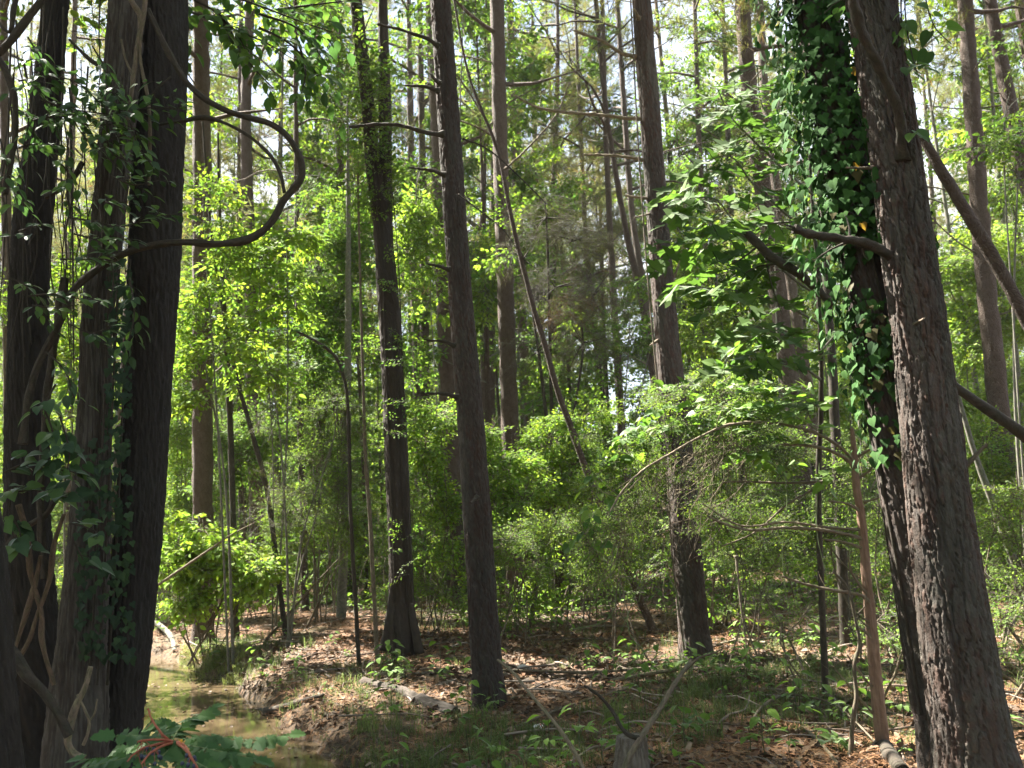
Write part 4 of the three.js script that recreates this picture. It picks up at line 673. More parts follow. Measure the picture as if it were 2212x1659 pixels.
for (const [label, px, depth, m, top, y0] of pines) {
  const t = tree({ name: 'pine_tree', label, px, depth, top, mat: farBark[m], nr: 14, step: 0.2, crown: [y0 - 1.5, 1.8 + depth * 0.035, 150 + Math.round(depth * 3.2)], limbs: 9, thin: -0.02 });
  const n = Math.round(rr(3, 7)), g = [];        // bare dead branches below the crown
  for (let i = 0; i < n; i++) { const q = rowAt(t.rows, rr(4, y0 + 1)), a = rr(0, 6.28), L = rr(0.5, 1.9), e = q.p.clone().add(V3(Math.cos(a) * L, rr(-0.1, 0.7) * L, Math.sin(a) * L)); part('dead_branch', stick(gnarled(q.p, e, 0.08, 3), 0.016, 0.006, 5, L / 6), deadWood, t.root); }
}
{ // many more slim pines farther off that nothing tells apart
  const srcs = [], L = 'slim far pine among many alike in the depth of the wood', grp = 'slim pines in the depth of the wood';
  for (let k = 0; k < 4; k++) {
    const root = thing('slim_pine', L, 'tree', V3(0, 0, 0), grp), r = rr(0.08, 0.13), bendx = rr(-0.6, 0.6), top = rr(18, 23);
    const rows = rowsAlong([V3(0, -0.3, 0), V3(bendx * 0.3, top * 0.33, 0.1), V3(bendx, top * 0.7, -0.1), V3(bendx * 1.2, top, 0)], [r, r * 0.8, r * 0.5, 0.02], 0.5);
    part('trunk', tube(rows, 10, wobble(0.02, 6)), farBark[k % 3], root); part('limb', pineLimbs(rows, top * 0.5, top * 0.95, 1.8, 8), farBark[1], root);
    crown(root, needleBlobs(V3(bendx, 0, 0), top * 0.45, top + 0.5, 2.1, 205), SPRAY.pine, needleMat, { scale: 1.9, thin: -0.05, clump: 0.6, tilt: 0.9, rise: 0.5 }); srcs.push(root);
  }
  const spots = []; const ok = (x, z) => spots.every(([a, b]) => Math.hypot(a - x, b - z) > 1.6);
  for (let i = 0; spots.length < 80 && i < 4000; i++) { const d = Math.sqrt(mix(24 * 24, 66 * 66, rng())), x = rr(-0.66, 0.66) * d; if (!ok(x, -d)) continue; const sx = W / 2 + x / d * FPX; if (d > 34 && sx > 1180 && sx < 1420 && rng() < 0.7) continue; spots.push([x, -d]); }
  spots.forEach(([x, z], i) => { const s = srcs[i % 4], o = i < 4 ? s : s.clone(); if (i >= 4) { o.name = numbered('slim_pine'); scene.add(o); } o.position.set(x, G(x, z), z); o.rotation.set(rr(-0.03, 0.03), rr(0, 6.28), rr(-0.05, 0.05)); const k = rr(0.8, 1.15); o.scale.set(k, k, k); });
}
// pines left of the frame and behind, whose crowns keep the sun off the foreground
for (const [x, z, top, y0, r, n] of [[-9.6, -11, 19, 10, 3, 240], [-7.6, -7.4, 18, 9, 3, 260], [-11.5, -15, 20, 10, 3, 200], [-6, -3.2, 17, 9, 2.8, 260], [-12, -6, 20, 9, 3, 220], [-3.5, 2, 19, 10, 2.8, 260], [7.5, -4, 19, 11, 2.6, 200]]) {
  const root = thing('pine_tree', 'pine outside the view whose crown shades the clearing', 'tree', V3(x, G(x, z), z), 'pines outside the view'), rows = rowsAlong([V3(x, G(x, z) - 0.3, z), V3(x + 0.2, top * 0.5, z), V3(x, top, z)], [0.2, 0.15, 0.03], 0.4);
  part('trunk', tube(rows, 14, wobble(0.03, 6)), farBark[0], root); part('limb', pineLimbs(rows, y0, top, r, 12), farBark[1], root);
  crown(root, needleBlobs(V3(x, 0, z), y0, top + 0.5, r, n), SPRAY.pine, needleMat, { scale: 1.8, thin: 0.0, clump: 0.6, tilt: 0.9, rise: 0.5 });
}

{ // the same wood goes on round and above the viewer, and takes most of the sky's light
  const root = thing('surrounding_woods', 'leafy wood closing in around and above the viewer', 'woods', V3(0, 0, 8)); root.userData.kind = 'stuff';
  const B = [], T = [];
  for (let i = 0; i < 190; i++) { const a = rad(rr(52, 308)), d = rr(7, 26), x = Math.sin(a) * d, z = -Math.cos(a) * d; if (creekDist(x, z) < 0.8) continue; const h = rr(0.5, 13), g = G(x, z); B.push({ c: V3(x, g + h, z), r: V3(rr(1.2, 2.2), rr(0.9, 1.8), rr(1.2, 2.2)), n: 110 }); if (i % 4 === 0) T.push(tube(rowsAlong([V3(x, g - 0.2, z), V3(x + rr(-0.3, 0.3), g + 8, z), V3(x, g + 15, z)], [0.14, 0.1, 0.03], 1.5), 8, null)); }
  for (let i = 0; i < 120; i++) { const x = rr(-16, 10), z = rr(-17, 12), h = 3.6 + 0.62 * Math.max(0, -z) + rr(3, 8); B.push({ c: V3(x, Math.max(8, h), z), r: V3(rr(1.2, 2.4), rr(0.6, 1.1), rr(1.2, 2.4)), n: 50 }); }
  for (let i = 0; i < 80; i++) { const h = rr(9, 14) / SUN.y, x = rr(-3, 5) + SUN.x * h, z = rr(-8.6, -3.5) + SUN.z * h; B.push({ c: V3(x, SUN.y * h, z), r: V3(1.3, 0.7, 1.3), n: 52 }); }
  crown(root, B, SPRAY.mid, foliageMat, { scale: 1.35, name: 'foliage', kind: 'stuff', thin: 0.0, clump: 0.7 });
  const t = part('trunk', bundle(T), farBark[0], root); t.userData.kind = 'stuff';
}

// ---------------------------------------------------------------- leaning poles and saplings
function pole(name, label, px, depth, m, o = {}) { const t = tree({ name, label, px, depth, top: o.top, mat: m, nr: o.nr || 12, step: o.step || 0.1, noFoot: o.noFoot, category: o.category || 'tree', flare: 1.05 }); return t; }
const leaner = pole('leaning_tree', 'thin tree leaning far left across the middle of the wood', [[1312, 1125, 16], [1268, 1020, 15], [1236, 930, 14], [1207, 853, 13], [1184, 770, 12], [1147, 643, 11], [1124, 553, 10], [1097, 433, 9], [1077, 333, 8], [1057, 277, 7], [1014, 167, 6], [984, 17, 5]], 12, farBark[1], { top: 11 });
deadBranches(leaner.root, [[5, [1060, 290], [1020, 270], [960, 250]], [5, [1085, 370], [1130, 330], [1200, 250], [1230, 180]], [4, [1050, 260], [1000, 180], [950, 120]]], 13, deadWood);
pole('leaning_pole', 'thin dead pole leaning right, low in front of the leaning tree', [[1184, 1100, 10], [1196, 1020, 9], [1211, 940, 8], [1222, 880, 6]], 13.5, deadWood, { category: 'dead tree' });
pole('leaning_pole', 'pale dead trunk slanting down from the thick leaning pine to the right edge', [[2300, 850, 33], [2212, 680, 30], [2130, 530, 27], [2070, 430, 25], [2020, 345, 22], [1988, 285, 18]], 8.6, farBark[1], { category: 'dead tree', noFoot: false, nr: 20 });
pole('leaning_pole', 'dark dead pole slanting down right from behind the thick leaning pine', [[2270, 985, 27], [2192, 925, 24], [2110, 868, 22], [2048, 826, 20], [2010, 800, 18]], 7.2, darkWood, { category: 'dead tree', nr: 16, noFoot: true });
pole('dark_sapling', 'dark slender trunk standing free between the maple and the ivy', [[1806, 960, 22], [1798, 800, 20], [1790, 680, 18], [1786, 600, 17], [1776, 420, 14]], 10.5, darkWood, { top: 9 });
pole('slim_sapling', 'short slanting sapling low right of the thick leaning pine', [[2142, 1080, 15], [2120, 1020, 14], [2104, 975, 12]], 10, smoothBark, { top: 5 });
pole('dead_snag', 'short orange-brown broken snag right of the thick leaning pine', [[2118, 1380, 15], [2116, 1300, 12], [2115, 1212, 9]], 7.8, redWood, { category: 'dead tree' });
const thinSap = pole('thin_sapling', 'thin dark sapling bowing left in front of the forked hardwood', [[776, 1420, 9], [768, 1300, 9], [757, 1100, 8], [754, 950, 8], [746, 830, 7], [725, 772, 7], [690, 742, 6], [640, 715, 5]], groundDepth(776, 1425), darkWood, { step: 0.05, nr: 8 });
{ const b = bough(path([[746, 830], [725, 772], [690, 742], [640, 715], [600, 712]], groundDepth(776, 1425)), 0.008, 0.004, { twigs: 6, twigLen: 0.28, perTwig: 4, size: 0.11, from: 0, petiole: true }); part('twig', bundle(b.wood), darkWood, thinSap.root); hang(thinSap.root, b.leaves, [leafGeo(OVAL, 1)], [plainLeaf(0.05, 0.12, 0.024), plainLeaf(0.04, 0.095, 0.024)]); }
pole('thin_sapling', 'pale thin stem just left of the foot of the forked hardwood', [[818, 1392, 10], [806, 1250, 9], [798, 1100, 9], [790, 1000, 8], [786, 880, 7]], 11, deadWood, { top: 6, nr: 8 });
pole('thin_sapling', 'straight pale stem left of the bowing sapling', [[742, 1180, 20], [746, 1050, 19], [750, 880, 17], [752, 700, 14]], 15, smoothBark, { top: 9 });
pole('thin_sapling', 'slanting dark stem between the vine loop and the thin dark pole', [[600, 1240, 11], [575, 1050, 11], [540, 920, 10], [505, 790, 9]], 13.5, darkWood, { top: 8 });
pole('thin_sapling', 'dark stem beside the grey pine on the left', [[505, 1180, 14], [500, 1000, 13], [490, 760, 12], [480, 600, 10]], 14, darkWood, { top: 8 });
for (const [label, px, d, m] of [['pale dead stick leaning right, left of the forked hardwood', [[622, 1328, 8], [680, 1262, 7], [742, 1196, 5]], 13.5, deadWood], ['thin pale stick slanting up through the lit lime shrub', [[440, 1196, 7], [500, 1155, 6], [556, 1126, 4]], 12.5, paleWood], ['dead stick leaning left beyond the creek bank', [[690, 1300, 6], [720, 1240, 6], [745, 1195, 4]], 14, deadWood]]) { const P = px.map(([x, y]) => at(x, y, d)), root = thing('leaning_stick', label, 'dead branch', P[0].clone()); const q = P[0].clone(), u = P[0].clone().sub(P[1]).normalize(); for (let i = 0; i < 40 && q.y > G(q.x, q.z) - 0.03; i++) q.addScaledVector(u, 0.05); part('stick', stick([q, ...P], px2m(px[0][2], P[0]) / 2, 0.005, 7), m, root); }
{ const c = at(1158, 632, 13.1), root = thing('twig_clump', 'dark clump of dead twigs lodged against the leaning tree', 'twigs', c), g = []; for (let i = 0; i < 150; i++) { const a = c.clone().add(rv(0.13)), e = a.clone().add(V3(rr(-0.13, 0.13), rr(-0.16, 0.06), rr(-0.12, 0.12))); g.push(stick(gnarled(a, e, 0.12, 2), 0.004, 0.002, 4, 0.1)); } part('twig', bundle(g), darkWood, root); }

// a small tree: stems from its foot into the middle of every mass of leaves
function leafy(name, label, category, foot, blobs, depth, geos, o = {}) {
  const B = blobPx(blobs.map((q) => [q[0], q[1], q[2] * (o.grow || 1), q[3] * (o.grow || 1), q[4], q[5]]), depth, o.density || 1, o.dz || 0.9), f = foot ? at(foot[0], foot[1], depth) : null, p = f ? V3(f.x, G(f.x, f.z), f.z) : V3(B[0].c.x, G(B[0].c.x, B[0].c.z), B[0].c.z), root = thing(name, label, category, p, o.group), g = [];
  const base = p.clone().setY(p.y - 0.05), r0 = o.r0 || 0.022;
  for (const [bi, b] of B.entries()) { const m = base.clone().lerp(b.c, 0.5).add(V3(rr(-0.2, 0.2), 0.1, rr(-0.2, 0.2))); if (bi % 3 === 0 || o.spread) g.push(stick([base.clone().add(V3(rr(-1, 1), 0, rr(-1, 1)).multiplyScalar(o.spread || 0.03)), m, b.c, b.c.clone().add(V3(rr(-0.3, 0.3) * b.r.x, b.r.y * 0.7, rr(-0.3, 0.3) * b.r.x))], r0 * rr(0.6, 1), 0.006, 6, 0.25)); for (let k = 0; k < 5; k++) { const d = rv(0.8); g.push(stick(gnarled(b.c, b.c.clone().add(V3(d.x * b.r.x, d.y * b.r.y, d.z * b.r.z)), 0.1, 3), r0 * 0.3, 0.003, 4, 0.3)); } }
  part('stem', bundle(g), o.wood || smoothBark, root);
  if (o.fill) crown(root, B, geos, o.mat || foliageMat, { scale: o.scale || 0.7, thin: o.thin ?? -0.1, clump: o.clump || 1.4, tilt: o.tilt ?? 1.0, rise: o.rise ?? 0.15 });
  else { const w = twigCrown(root, B, geos, o.mat || foliageMat, { scale: o.scale || 0.7, tilt: o.tilt ?? 0.8, per: o.per }); part('twig', bundle(w), o.wood || smoothBark, root); }
  return root;
}
const S = SPRAY;
const saplings = [
  ['bright leafy sapling between the grey pine and the vine loop', [500, 1240], [[440, 440, 60, 70, 0.45], [500, 470, 70, 70, 0.45], [480, 600, 60, 80, 0.6], [420, 640, 40, 80], [470, 760, 60, 70], [430, 820, 50, 70]], 12.5, S.fresh],
  ['leafy sapling filling the lower part of the vine loop', [590, 1230], [[560, 560, 70, 70], [600, 640, 70, 60], [540, 690, 50, 60], [620, 500, 40, 60], [580, 800, 60, 50]], 14, S.large],
  ['leafy sapling right of the vine loop behind the bowing sapling', [680, 1200], [[690, 560, 50, 110], [740, 480, 40, 110], [720, 680, 50, 90], [660, 780, 60, 70], [760, 620, 30, 90]], 15.5, S.mid],
  ['tall leafy sapling high between the loop and the forked hardwood', [720, 1150], [[720, 250, 50, 80, 0.6], [690, 380, 60, 70, 0.7], [760, 400, 40, 80, 0.7], [640, 420, 40, 40, 0.4]], 16, S.mid],
  ['leafy sapling behind the forked hardwood and the middle pine', [920, 1180], [[900, 400, 40, 90, 0.9], [930, 480, 40, 70, 0.9], [885, 560, 40, 70], [930, 640, 30, 60, 0.6], [880, 300, 30, 70, 0.5], [900, 200, 40, 80, 0.4]], 16, S.large],
  ['leafy sapling just right of the slender middle pine', [1030, 1150], [[1020, 560, 45, 60, 0.9], [1050, 620, 40, 50, 0.6], [1010, 470, 30, 50, 0.5], [1120, 640, 40, 50, 0.4]], 18, S.fresh],
  ['small leafy sapling high beside the top of the middle pine', [1010, 1150], [[1000, 60, 50, 70, 0.3], [1040, 160, 50, 60, 0.3], [1100, 520, 30, 60, 0.4]], 14, S.fresh],
  ['leafy sapling left of the half-lit pine behind its bare branches', [1330, 1100], [[1360, 720, 40, 60, 0.6], [1290, 780, 60, 50, 0.6], [1250, 720, 50, 50, 0.5], [1430, 620, 30, 60, 0.4], [1350, 600, 30, 60, 0.3]], 16, S.mid],
  ['yellow-green sapling behind the left end of the maple boughs', [1560, 1080], [[1530, 420, 60, 80, 0.5], [1480, 520, 40, 90, 0.5], [1580, 600, 60, 80, 0.6], [1520, 720, 70, 60, 0.9], [1640, 760, 60, 60, 0.8]], 19, S.lime],
  ['yellow-green sapling lit in the gap right of the thick leaning pine', [2100, 1100], [[2080, 560, 70, 90, 0.8], [2160, 640, 70, 90, 0.8], [2100, 720, 70, 80, 0.9], [2190, 480, 50, 70, 0.6], [2060, 840, 50, 70, 0.9], [2180, 860, 50, 80, 0.9]], 19, S.lime],
  ['sapling with loose leaves against the sky in the upper right corner', [2200, 1100], [[2170, 250, 50, 50, 0.4], [2205, 120, 40, 60, 0.4], [2140, 330, 40, 40, 0.35], [2200, 380, 40, 60, 0.5]], 11, S.mid],
  ['bright sapling seen between the two left stems', [160, 1100], [[160, 620, 50, 110], [175, 760, 40, 100], [170, 900, 40, 100], [150, 450, 40, 80, 0.5], [10, 700, 30, 200, 0.5]], 13, S.fresh],
  ['young tree with small leaves behind the dark slender trunk', [1830, 1150], [[1830, 640, 50, 90, 0.6], [1850, 780, 50, 80, 0.8], [1760, 860, 60, 60, 0.8], [1740, 470, 50, 70, 0.5]], 15, S.fresh],
  ['leafy sapling high above the maple boughs beside the ivy', [1700, 1100], [[1680, 230, 60, 50, 0.5], [1640, 300, 50, 50, 0.4], [1560, 200, 40, 50, 0.25]], 14, S.mid],
];
for (const [l, f, b, d, s] of saplings) leafy('leafy_sapling', l, 'sapling', f, b, d, s, { density: d < 14.5 ? 0.27 : 0.42, scale: 0.9, grow: 1.3, per: 8 });

{ // young leafy trees scattered through the wood, alike to the eye
  const protos = [], L = 'young airy leafy tree among many alike between the pines', grp = 'young leafy trees between the pines';
  for (let k = 0; k < 6; k++) {
    const root = thing('young_tree', L, 'tree', V3(0, 0, 0), grp), top = 5.5 + k * 1.6, g = [], b = [], bx = rr(-0.5, 0.5), rows = rowsAlong([V3(0, -0.2, 0), V3(bx * 0.4, top * 0.4, rr(-0.2, 0.2)), V3(bx, top, 0)], [0.035 + k * 0.004, 0.026, 0.006], 0.3);
    part('trunk', tube(rows, 8, wobble(0.006, 12)), k % 2 ? smoothBark : farBark[1], root);
    for (let i = 0; i < 16; i++) { const t = (i + 0.6) / 16, y = mix(top * 0.2, top, t), q = rowAt(rows, y), an = i * 2.4 + rr(-0.4, 0.4), R = mix(1.15, 0.4, t) * rr(0.7, 1.2), e = q.p.clone().add(V3(Math.cos(an) * R, R * rr(0.1, 0.6), Math.sin(an) * R)); g.push(stick([q.p, q.p.clone().lerp(e, 0.5).add(V3(0, 0.06, 0)), e], 0.012, 0.004, 5, 0.25)); b.push({ c: e, r: V3(0.62, 0.3, 0.62), n: 26 }); }
    part('limb', bundle(g), smoothBark, root);
    part('twig', bundle(twigCrown(root, b, [SPRAY.fresh, SPRAY.large, SPRAY.mid, SPRAY.fresh, SPRAY.maple, SPRAY.large][k], foliageMat, { scale: 0.85, per: 6 })), smoothBark, root); protos.push(root);
  }
  const spots = []; for (let i = 0; spots.length < 58 && i < 5000; i++) { const d = Math.sqrt(mix(12.5 * 12.5, 34 * 34, rng())), x = rr(-0.62, 0.62) * d, sx = W / 2 + x / d * FPX; if (!spots.every(([a, q]) => Math.hypot(a - x, q + d) > 1.7) || creekDist(x, -d) < 1) continue; if (sx > 1180 && sx < 1420 && rng() < 0.55) continue; if (sx > 1420 && sx < 1960 && d < 14) continue; if (sx > 330 && sx < 800 && d < 17) continue; if (sx > 330 && sx < 1000 && rng() < 0.3) continue; if ([2, 4, 6].some((h) => inGap(V3(x, h, -d), 0.5, 0.8))) continue; spots.push([x, -d, sx]); }
  spots.forEach(([x, z, sx], i) => { const s = protos[i % 6], o = i < 6 ? s : s.clone(); if (i >= 6) { o.name = numbered('young_tree'); scene.add(o); } o.position.set(x, G(x, z), z); o.rotation.set(rr(-0.06, 0.06), rr(0, 6.28), rr(-0.07, 0.07)); const k = rr(0.85, 1.3) * (sx > 1180 && sx < 1420 ? 0.6 : 1); o.scale.set(k, k, k); });
  for (let i = 0; i < 20; i++) { const d = rr(19, 33), px = [480, 560, 640, 720, 800, 900, 1000, 1060, 1120, 1180, 1240, 1480, 1540, 1600, 1660, 1740, 2080, 2150, 2220, 1010][i] + rr(-25, 25), x = (px - W / 2) / FPX * d + 0.02 * d, o = protos[[3, 5, 4, 2][i % 4]].clone(), k = rr(1.35, 1.9) * (px > 1100 && px < 1300 ? 0.85 : 1); o.name = numbered('young_tree'); scene.add(o); o.position.set(x, G(x, -d), -d); o.rotation.set(rr(-0.04, 0.04), rr(0, 6.28), rr(-0.04, 0.04)); o.scale.set(k * 0.9, k, k * 0.9); }
}

// the half-dead cedar with brown tips in the middle of the wood
{ const root = leafy('cedar_tree', 'young cedar with drooping grey-green sprays and brown dead tips', 'tree', [1200, 1180], [[1180, 470, 60, 50], [1240, 520, 70, 50], [1200, 620, 80, 60, 0.8], [1130, 560, 50, 60, 0.7], [1280, 640, 60, 60, 0.7], [1160, 760, 80, 60, 0.5], [1260, 740, 70, 60, 0.5]], 14.8, S.cedar, { fill: true, density: 1.3, scale: 0.6, rise: -0.35, r0: 0.05, wood: darkWood });
  crown(root, blobPx([[1240, 640, 50, 40, 1.2], [1270, 590, 40, 40, 1], [1215, 690, 40, 30, 0.7]], 14.6, 1.2), S.browned, foliageMat, { scale: 0.55, rise: -0.5, name: 'brown_foliage' }); }
leafy('cedar_tree', 'thin grey-green cedar screen left of the bowing sapling', 'tree', [620, 1220], [[600, 900, 40, 90, 0.6], [640, 1000, 60, 110, 0.6], [580, 1060, 50, 90, 0.6], [720, 950, 40, 130, 0.6], [790, 960, 30, 150, 0.6], [770, 740, 40, 70, 0.6], [690, 1090, 50, 80, 0.5]], 12.8, S.cedar, { fill: true, density: 1.0, scale: 0.55, rise: -0.4 });

// ---------------------------------------------------------------- shrubs of the understorey
const shrubs = [
  ['lime-green sunlit shrub on the far creek bank', [440, 1310], [[440, 1140, 46, 26, 0.9], [385, 1180, 50, 26, 0.9], [480, 1180, 60, 24, 0.9], [540, 1215, 56, 22, 0.9], [575, 1235, 40, 18, 0.8], [365, 1235, 50, 26, 0.9], [440, 1230, 70, 24, 0.7], [510, 1265, 60, 24, 0.6], [400, 1285, 60, 24, 0.7]], 13.3, [...S.lime, ...S.large], 0.75],
  ['tall green shrub against the edge of the dark straight trunk', [400, 1240], [[390, 900, 40, 110], [400, 1040, 40, 80], [385, 760, 30, 80, 0.7]], 18, S.fresh, 0.6],
  ['green shrub with pale leaves in front of the slim pale pine', [490, 1240], [[480, 930, 50, 60], [520, 990, 50, 60], [470, 1040, 50, 50], [560, 930, 40, 50]], 16, S.mid, 0.6],
  ['dim shrub left of the forked hardwood behind thin stems', [700, 1240], [[690, 1000, 60, 80, 0.8], [650, 1100, 70, 80, 0.8], [740, 1100, 50, 100, 0.8], [720, 880, 60, 60, 0.7]], 14.6, S.small, 0.7],
  ['bright shrub between the forked hardwood and the middle pine', [940, 1230], [[920, 960, 55, 70, 1.1], [950, 900, 50, 50, 1], [930, 1070, 50, 80, 1], [960, 1150, 40, 80, 0.9]], 13, S.fresh, 0.55],
  ['low dim shrub at the back of the forked hardwood', [920, 1330], [[920, 1200, 50, 70, 0.8], [950, 1270, 50, 50, 0.7], [890, 1120, 30, 70, 0.6]], 12.2, S.small, 0.6],
  ['bright shrub just right of the middle pine', [1100, 1240], [[1090, 1010, 60, 60, 1.1], [1070, 1090, 50, 70], [1130, 1080, 60, 60], [1060, 930, 40, 50, 0.8]], 12.5, S.fresh, 0.52],
  ['dark small-leaved shrub low right of the middle pine', [1110, 1290], [[1090, 1170, 60, 60, 1], [1140, 1200, 50, 60, 1], [1190, 1160, 50, 50, 0.8]], 11.4, S.small, 0.6],
  ['broad bright shrub around the foot of the leaning tree', [1240, 1240], [[1190, 940, 60, 60, 1.1], [1260, 900, 70, 40, 1], [1240, 1000, 60, 60], [1180, 1050, 60, 60], [1280, 1080, 50, 60, 0.9]], 13.2, S.fresh, 0.52],
  ['shrub with small shining leaves left of the foot of the half-lit pine', [1340, 1290], [[1330, 1150, 60, 60], [1290, 1200, 50, 60], [1370, 1090, 50, 60], [1260, 1150, 50, 60, 0.8]], 10.6, S.small, 0.55],
  ['bright hedge-like shrub behind the arching thorny shrub', [1560, 1240], [[1480, 830, 60, 40], [1560, 850, 70, 50], [1620, 960, 80, 60], [1540, 1010, 70, 60], [1700, 1000, 60, 60], [1640, 1080, 70, 50]], 12, S.small, 0.7],
  ['dim shrub filling the space under the arching thorny shrub', [1600, 1280], [[1560, 1120, 70, 60], [1650, 1160, 70, 60], [1730, 1120, 60, 60], [1600, 1210, 60, 40, 0.7]], 9.8, S.small, 0.55],
  ['green shrub between the brown snag and the ivy-clad trunk', [1880, 1260], [[1860, 1000, 40, 70], [1900, 1100, 40, 60], [1800, 1050, 50, 70], [1780, 1160, 50, 60], [1920, 1180, 40, 50, 0.7]], 9.6, S.small, 0.55],
  ['green shrub at the right edge below the dark slanting pole', [2170, 1280], [[2150, 1130, 50, 60], [2200, 1180, 50, 70], [2130, 1230, 40, 50], [2200, 1060, 40, 60, 0.8]], 9.5, S.small, 0.6],
  ['bright shrub right of the thick leaning pine behind the pole', [2150, 1150], [[2130, 960, 50, 60], [2190, 1000, 50, 60], [2110, 1050, 40, 50]], 13.5, S.fresh, 0.55],
  ['low dark green bush at the foot of the right edge', [2180, 1400], [[2170, 1340, 50, 40], [2200, 1290, 40, 50], [2150, 1400, 40, 24, 0.8]], 7.8, S.small, 0.5],
  ['low leafy bush behind the brown snag', [1950, 1420], [[1930, 1370, 40, 34], [1890, 1340, 40, 36, 0.8], [1960, 1330, 30, 40, 0.8]], 7.4, S.small, 0.45],
  ['small bush on the ground left of the brown snag', [1700, 1400], [[1690, 1350, 40, 30, 0.8], [1740, 1330, 40, 36, 0.7], [1650, 1290, 50, 40, 0.5]], 9.2, S.small, 0.45],
];
for (const [l, f, b, d, s, k] of shrubs) leafy('shrub', l, 'shrub', f, b, d, s, { density: 1.0, scale: k * 1.15, spread: 0.3, r0: 0.014, wood: deadWood });
{ // the brush behind all these, too dense to count
  const root = thing('undergrowth', 'dense green undergrowth closing the view between the far trunks', 'undergrowth', V3(0, 0, -24)); root.userData.kind = 'stuff';
  const B = []; for (let i = 0; i < 150; i++) { const d = Math.sqrt(mix(18 * 18, 52 * 52, rng())), x = rr(-0.7, 0.7) * d, hgt = rr(0.8, 2.1) + (d > 28 ? rr(0, 2.4) : 0), sx = W / 2 + x / d * FPX; if (hgt > 2.4 && sx > 1150 && sx < 1420) continue; if (inGap(V3(x, G(x, -d) + hgt, -d), 0.5, 0.6)) continue; B.push({ c: V3(x, G(x, -d) + hgt * 0.8, -d), r: V3(rr(0.8, 1.7), hgt, rr(0.8, 1.5)), n: 260 }); }
  crown(root, B.slice(0, 75), S.fresh, foliageMat, { scale: 0.95, name: 'foliage', kind: 'stuff' }); crown(root, B.slice(75), S.mid, foliageMat, { scale: 0.95, name: 'foliage', kind: 'stuff' });
  const low = thing('low_brush', 'low twiggy brush of small leaves and bare stems over the forest floor', 'brush', V3(0, 0, -16)); low.userData.kind = 'stuff';
  const LB = [], tw = []; for (let i = 0; i < 420; i++) { const d = Math.sqrt(mix(11.5 * 11.5, 30 * 30, rng())), x = rr(-0.66, 0.66) * d, sx = W / 2 + x / d * FPX, h = rr(0.3, 1.25); if (d < 16 && sx < 1000) continue; const y = G(x, -d); LB.push({ c: V3(x, y + h, -d), r: V3(rr(0.4, 0.9), h, rr(0.4, 0.8)), n: 38 }); for (let k = 0; k < 5; k++) { const p = V3(x + rr(-0.7, 0.7), y - 0.02, -d + rr(-0.5, 0.5)); tw.push(stick(gnarled(p, p.clone().add(V3(rr(-0.5, 0.5), rr(0.4, 2.2), rr(-0.4, 0.4))), 0.07, 3), rr(0.004, 0.011), 0.003, 4, 0.2)); } }
  crown(low, LB.filter((_, i) => i % 2), S.small, foliageMat, { scale: 0.75, name: 'foliage' }); crown(low, LB.filter((_, i) => i % 2 === 0), S.fresh, foliageMat, { scale: 0.6, name: 'foliage' }); part('twig', bundle(tw), deadWood, low).userData.kind = 'stuff';
  const woods = thing('far_woods', 'hazy mass of leaves of the woods far behind', 'woods', V3(0, 0, -60)); woods.userData.kind = 'stuff';
  const F = []; for (let i = 0; i < 170; i++) { const d = rr(46, 95), x = rr(-0.72, 0.72) * d, sx = W / 2 + x / d * FPX, low = sx > 1220 && sx < 1420; const hgt = low ? rr(1.5, 4) : rr(3, 8.5); F.push({ c: V3(x, G(x, -d) + hgt, -d), r: V3(rr(1.8, 3.6), hgt * rr(0.6, 1), rr(1.8, 3)), n: 200 }); }
  crown(woods, F, S.fresh, foliageMat, { scale: 2.3, name: 'foliage', kind: 'stuff', thin: -0.05, clump: 0.4 });
}

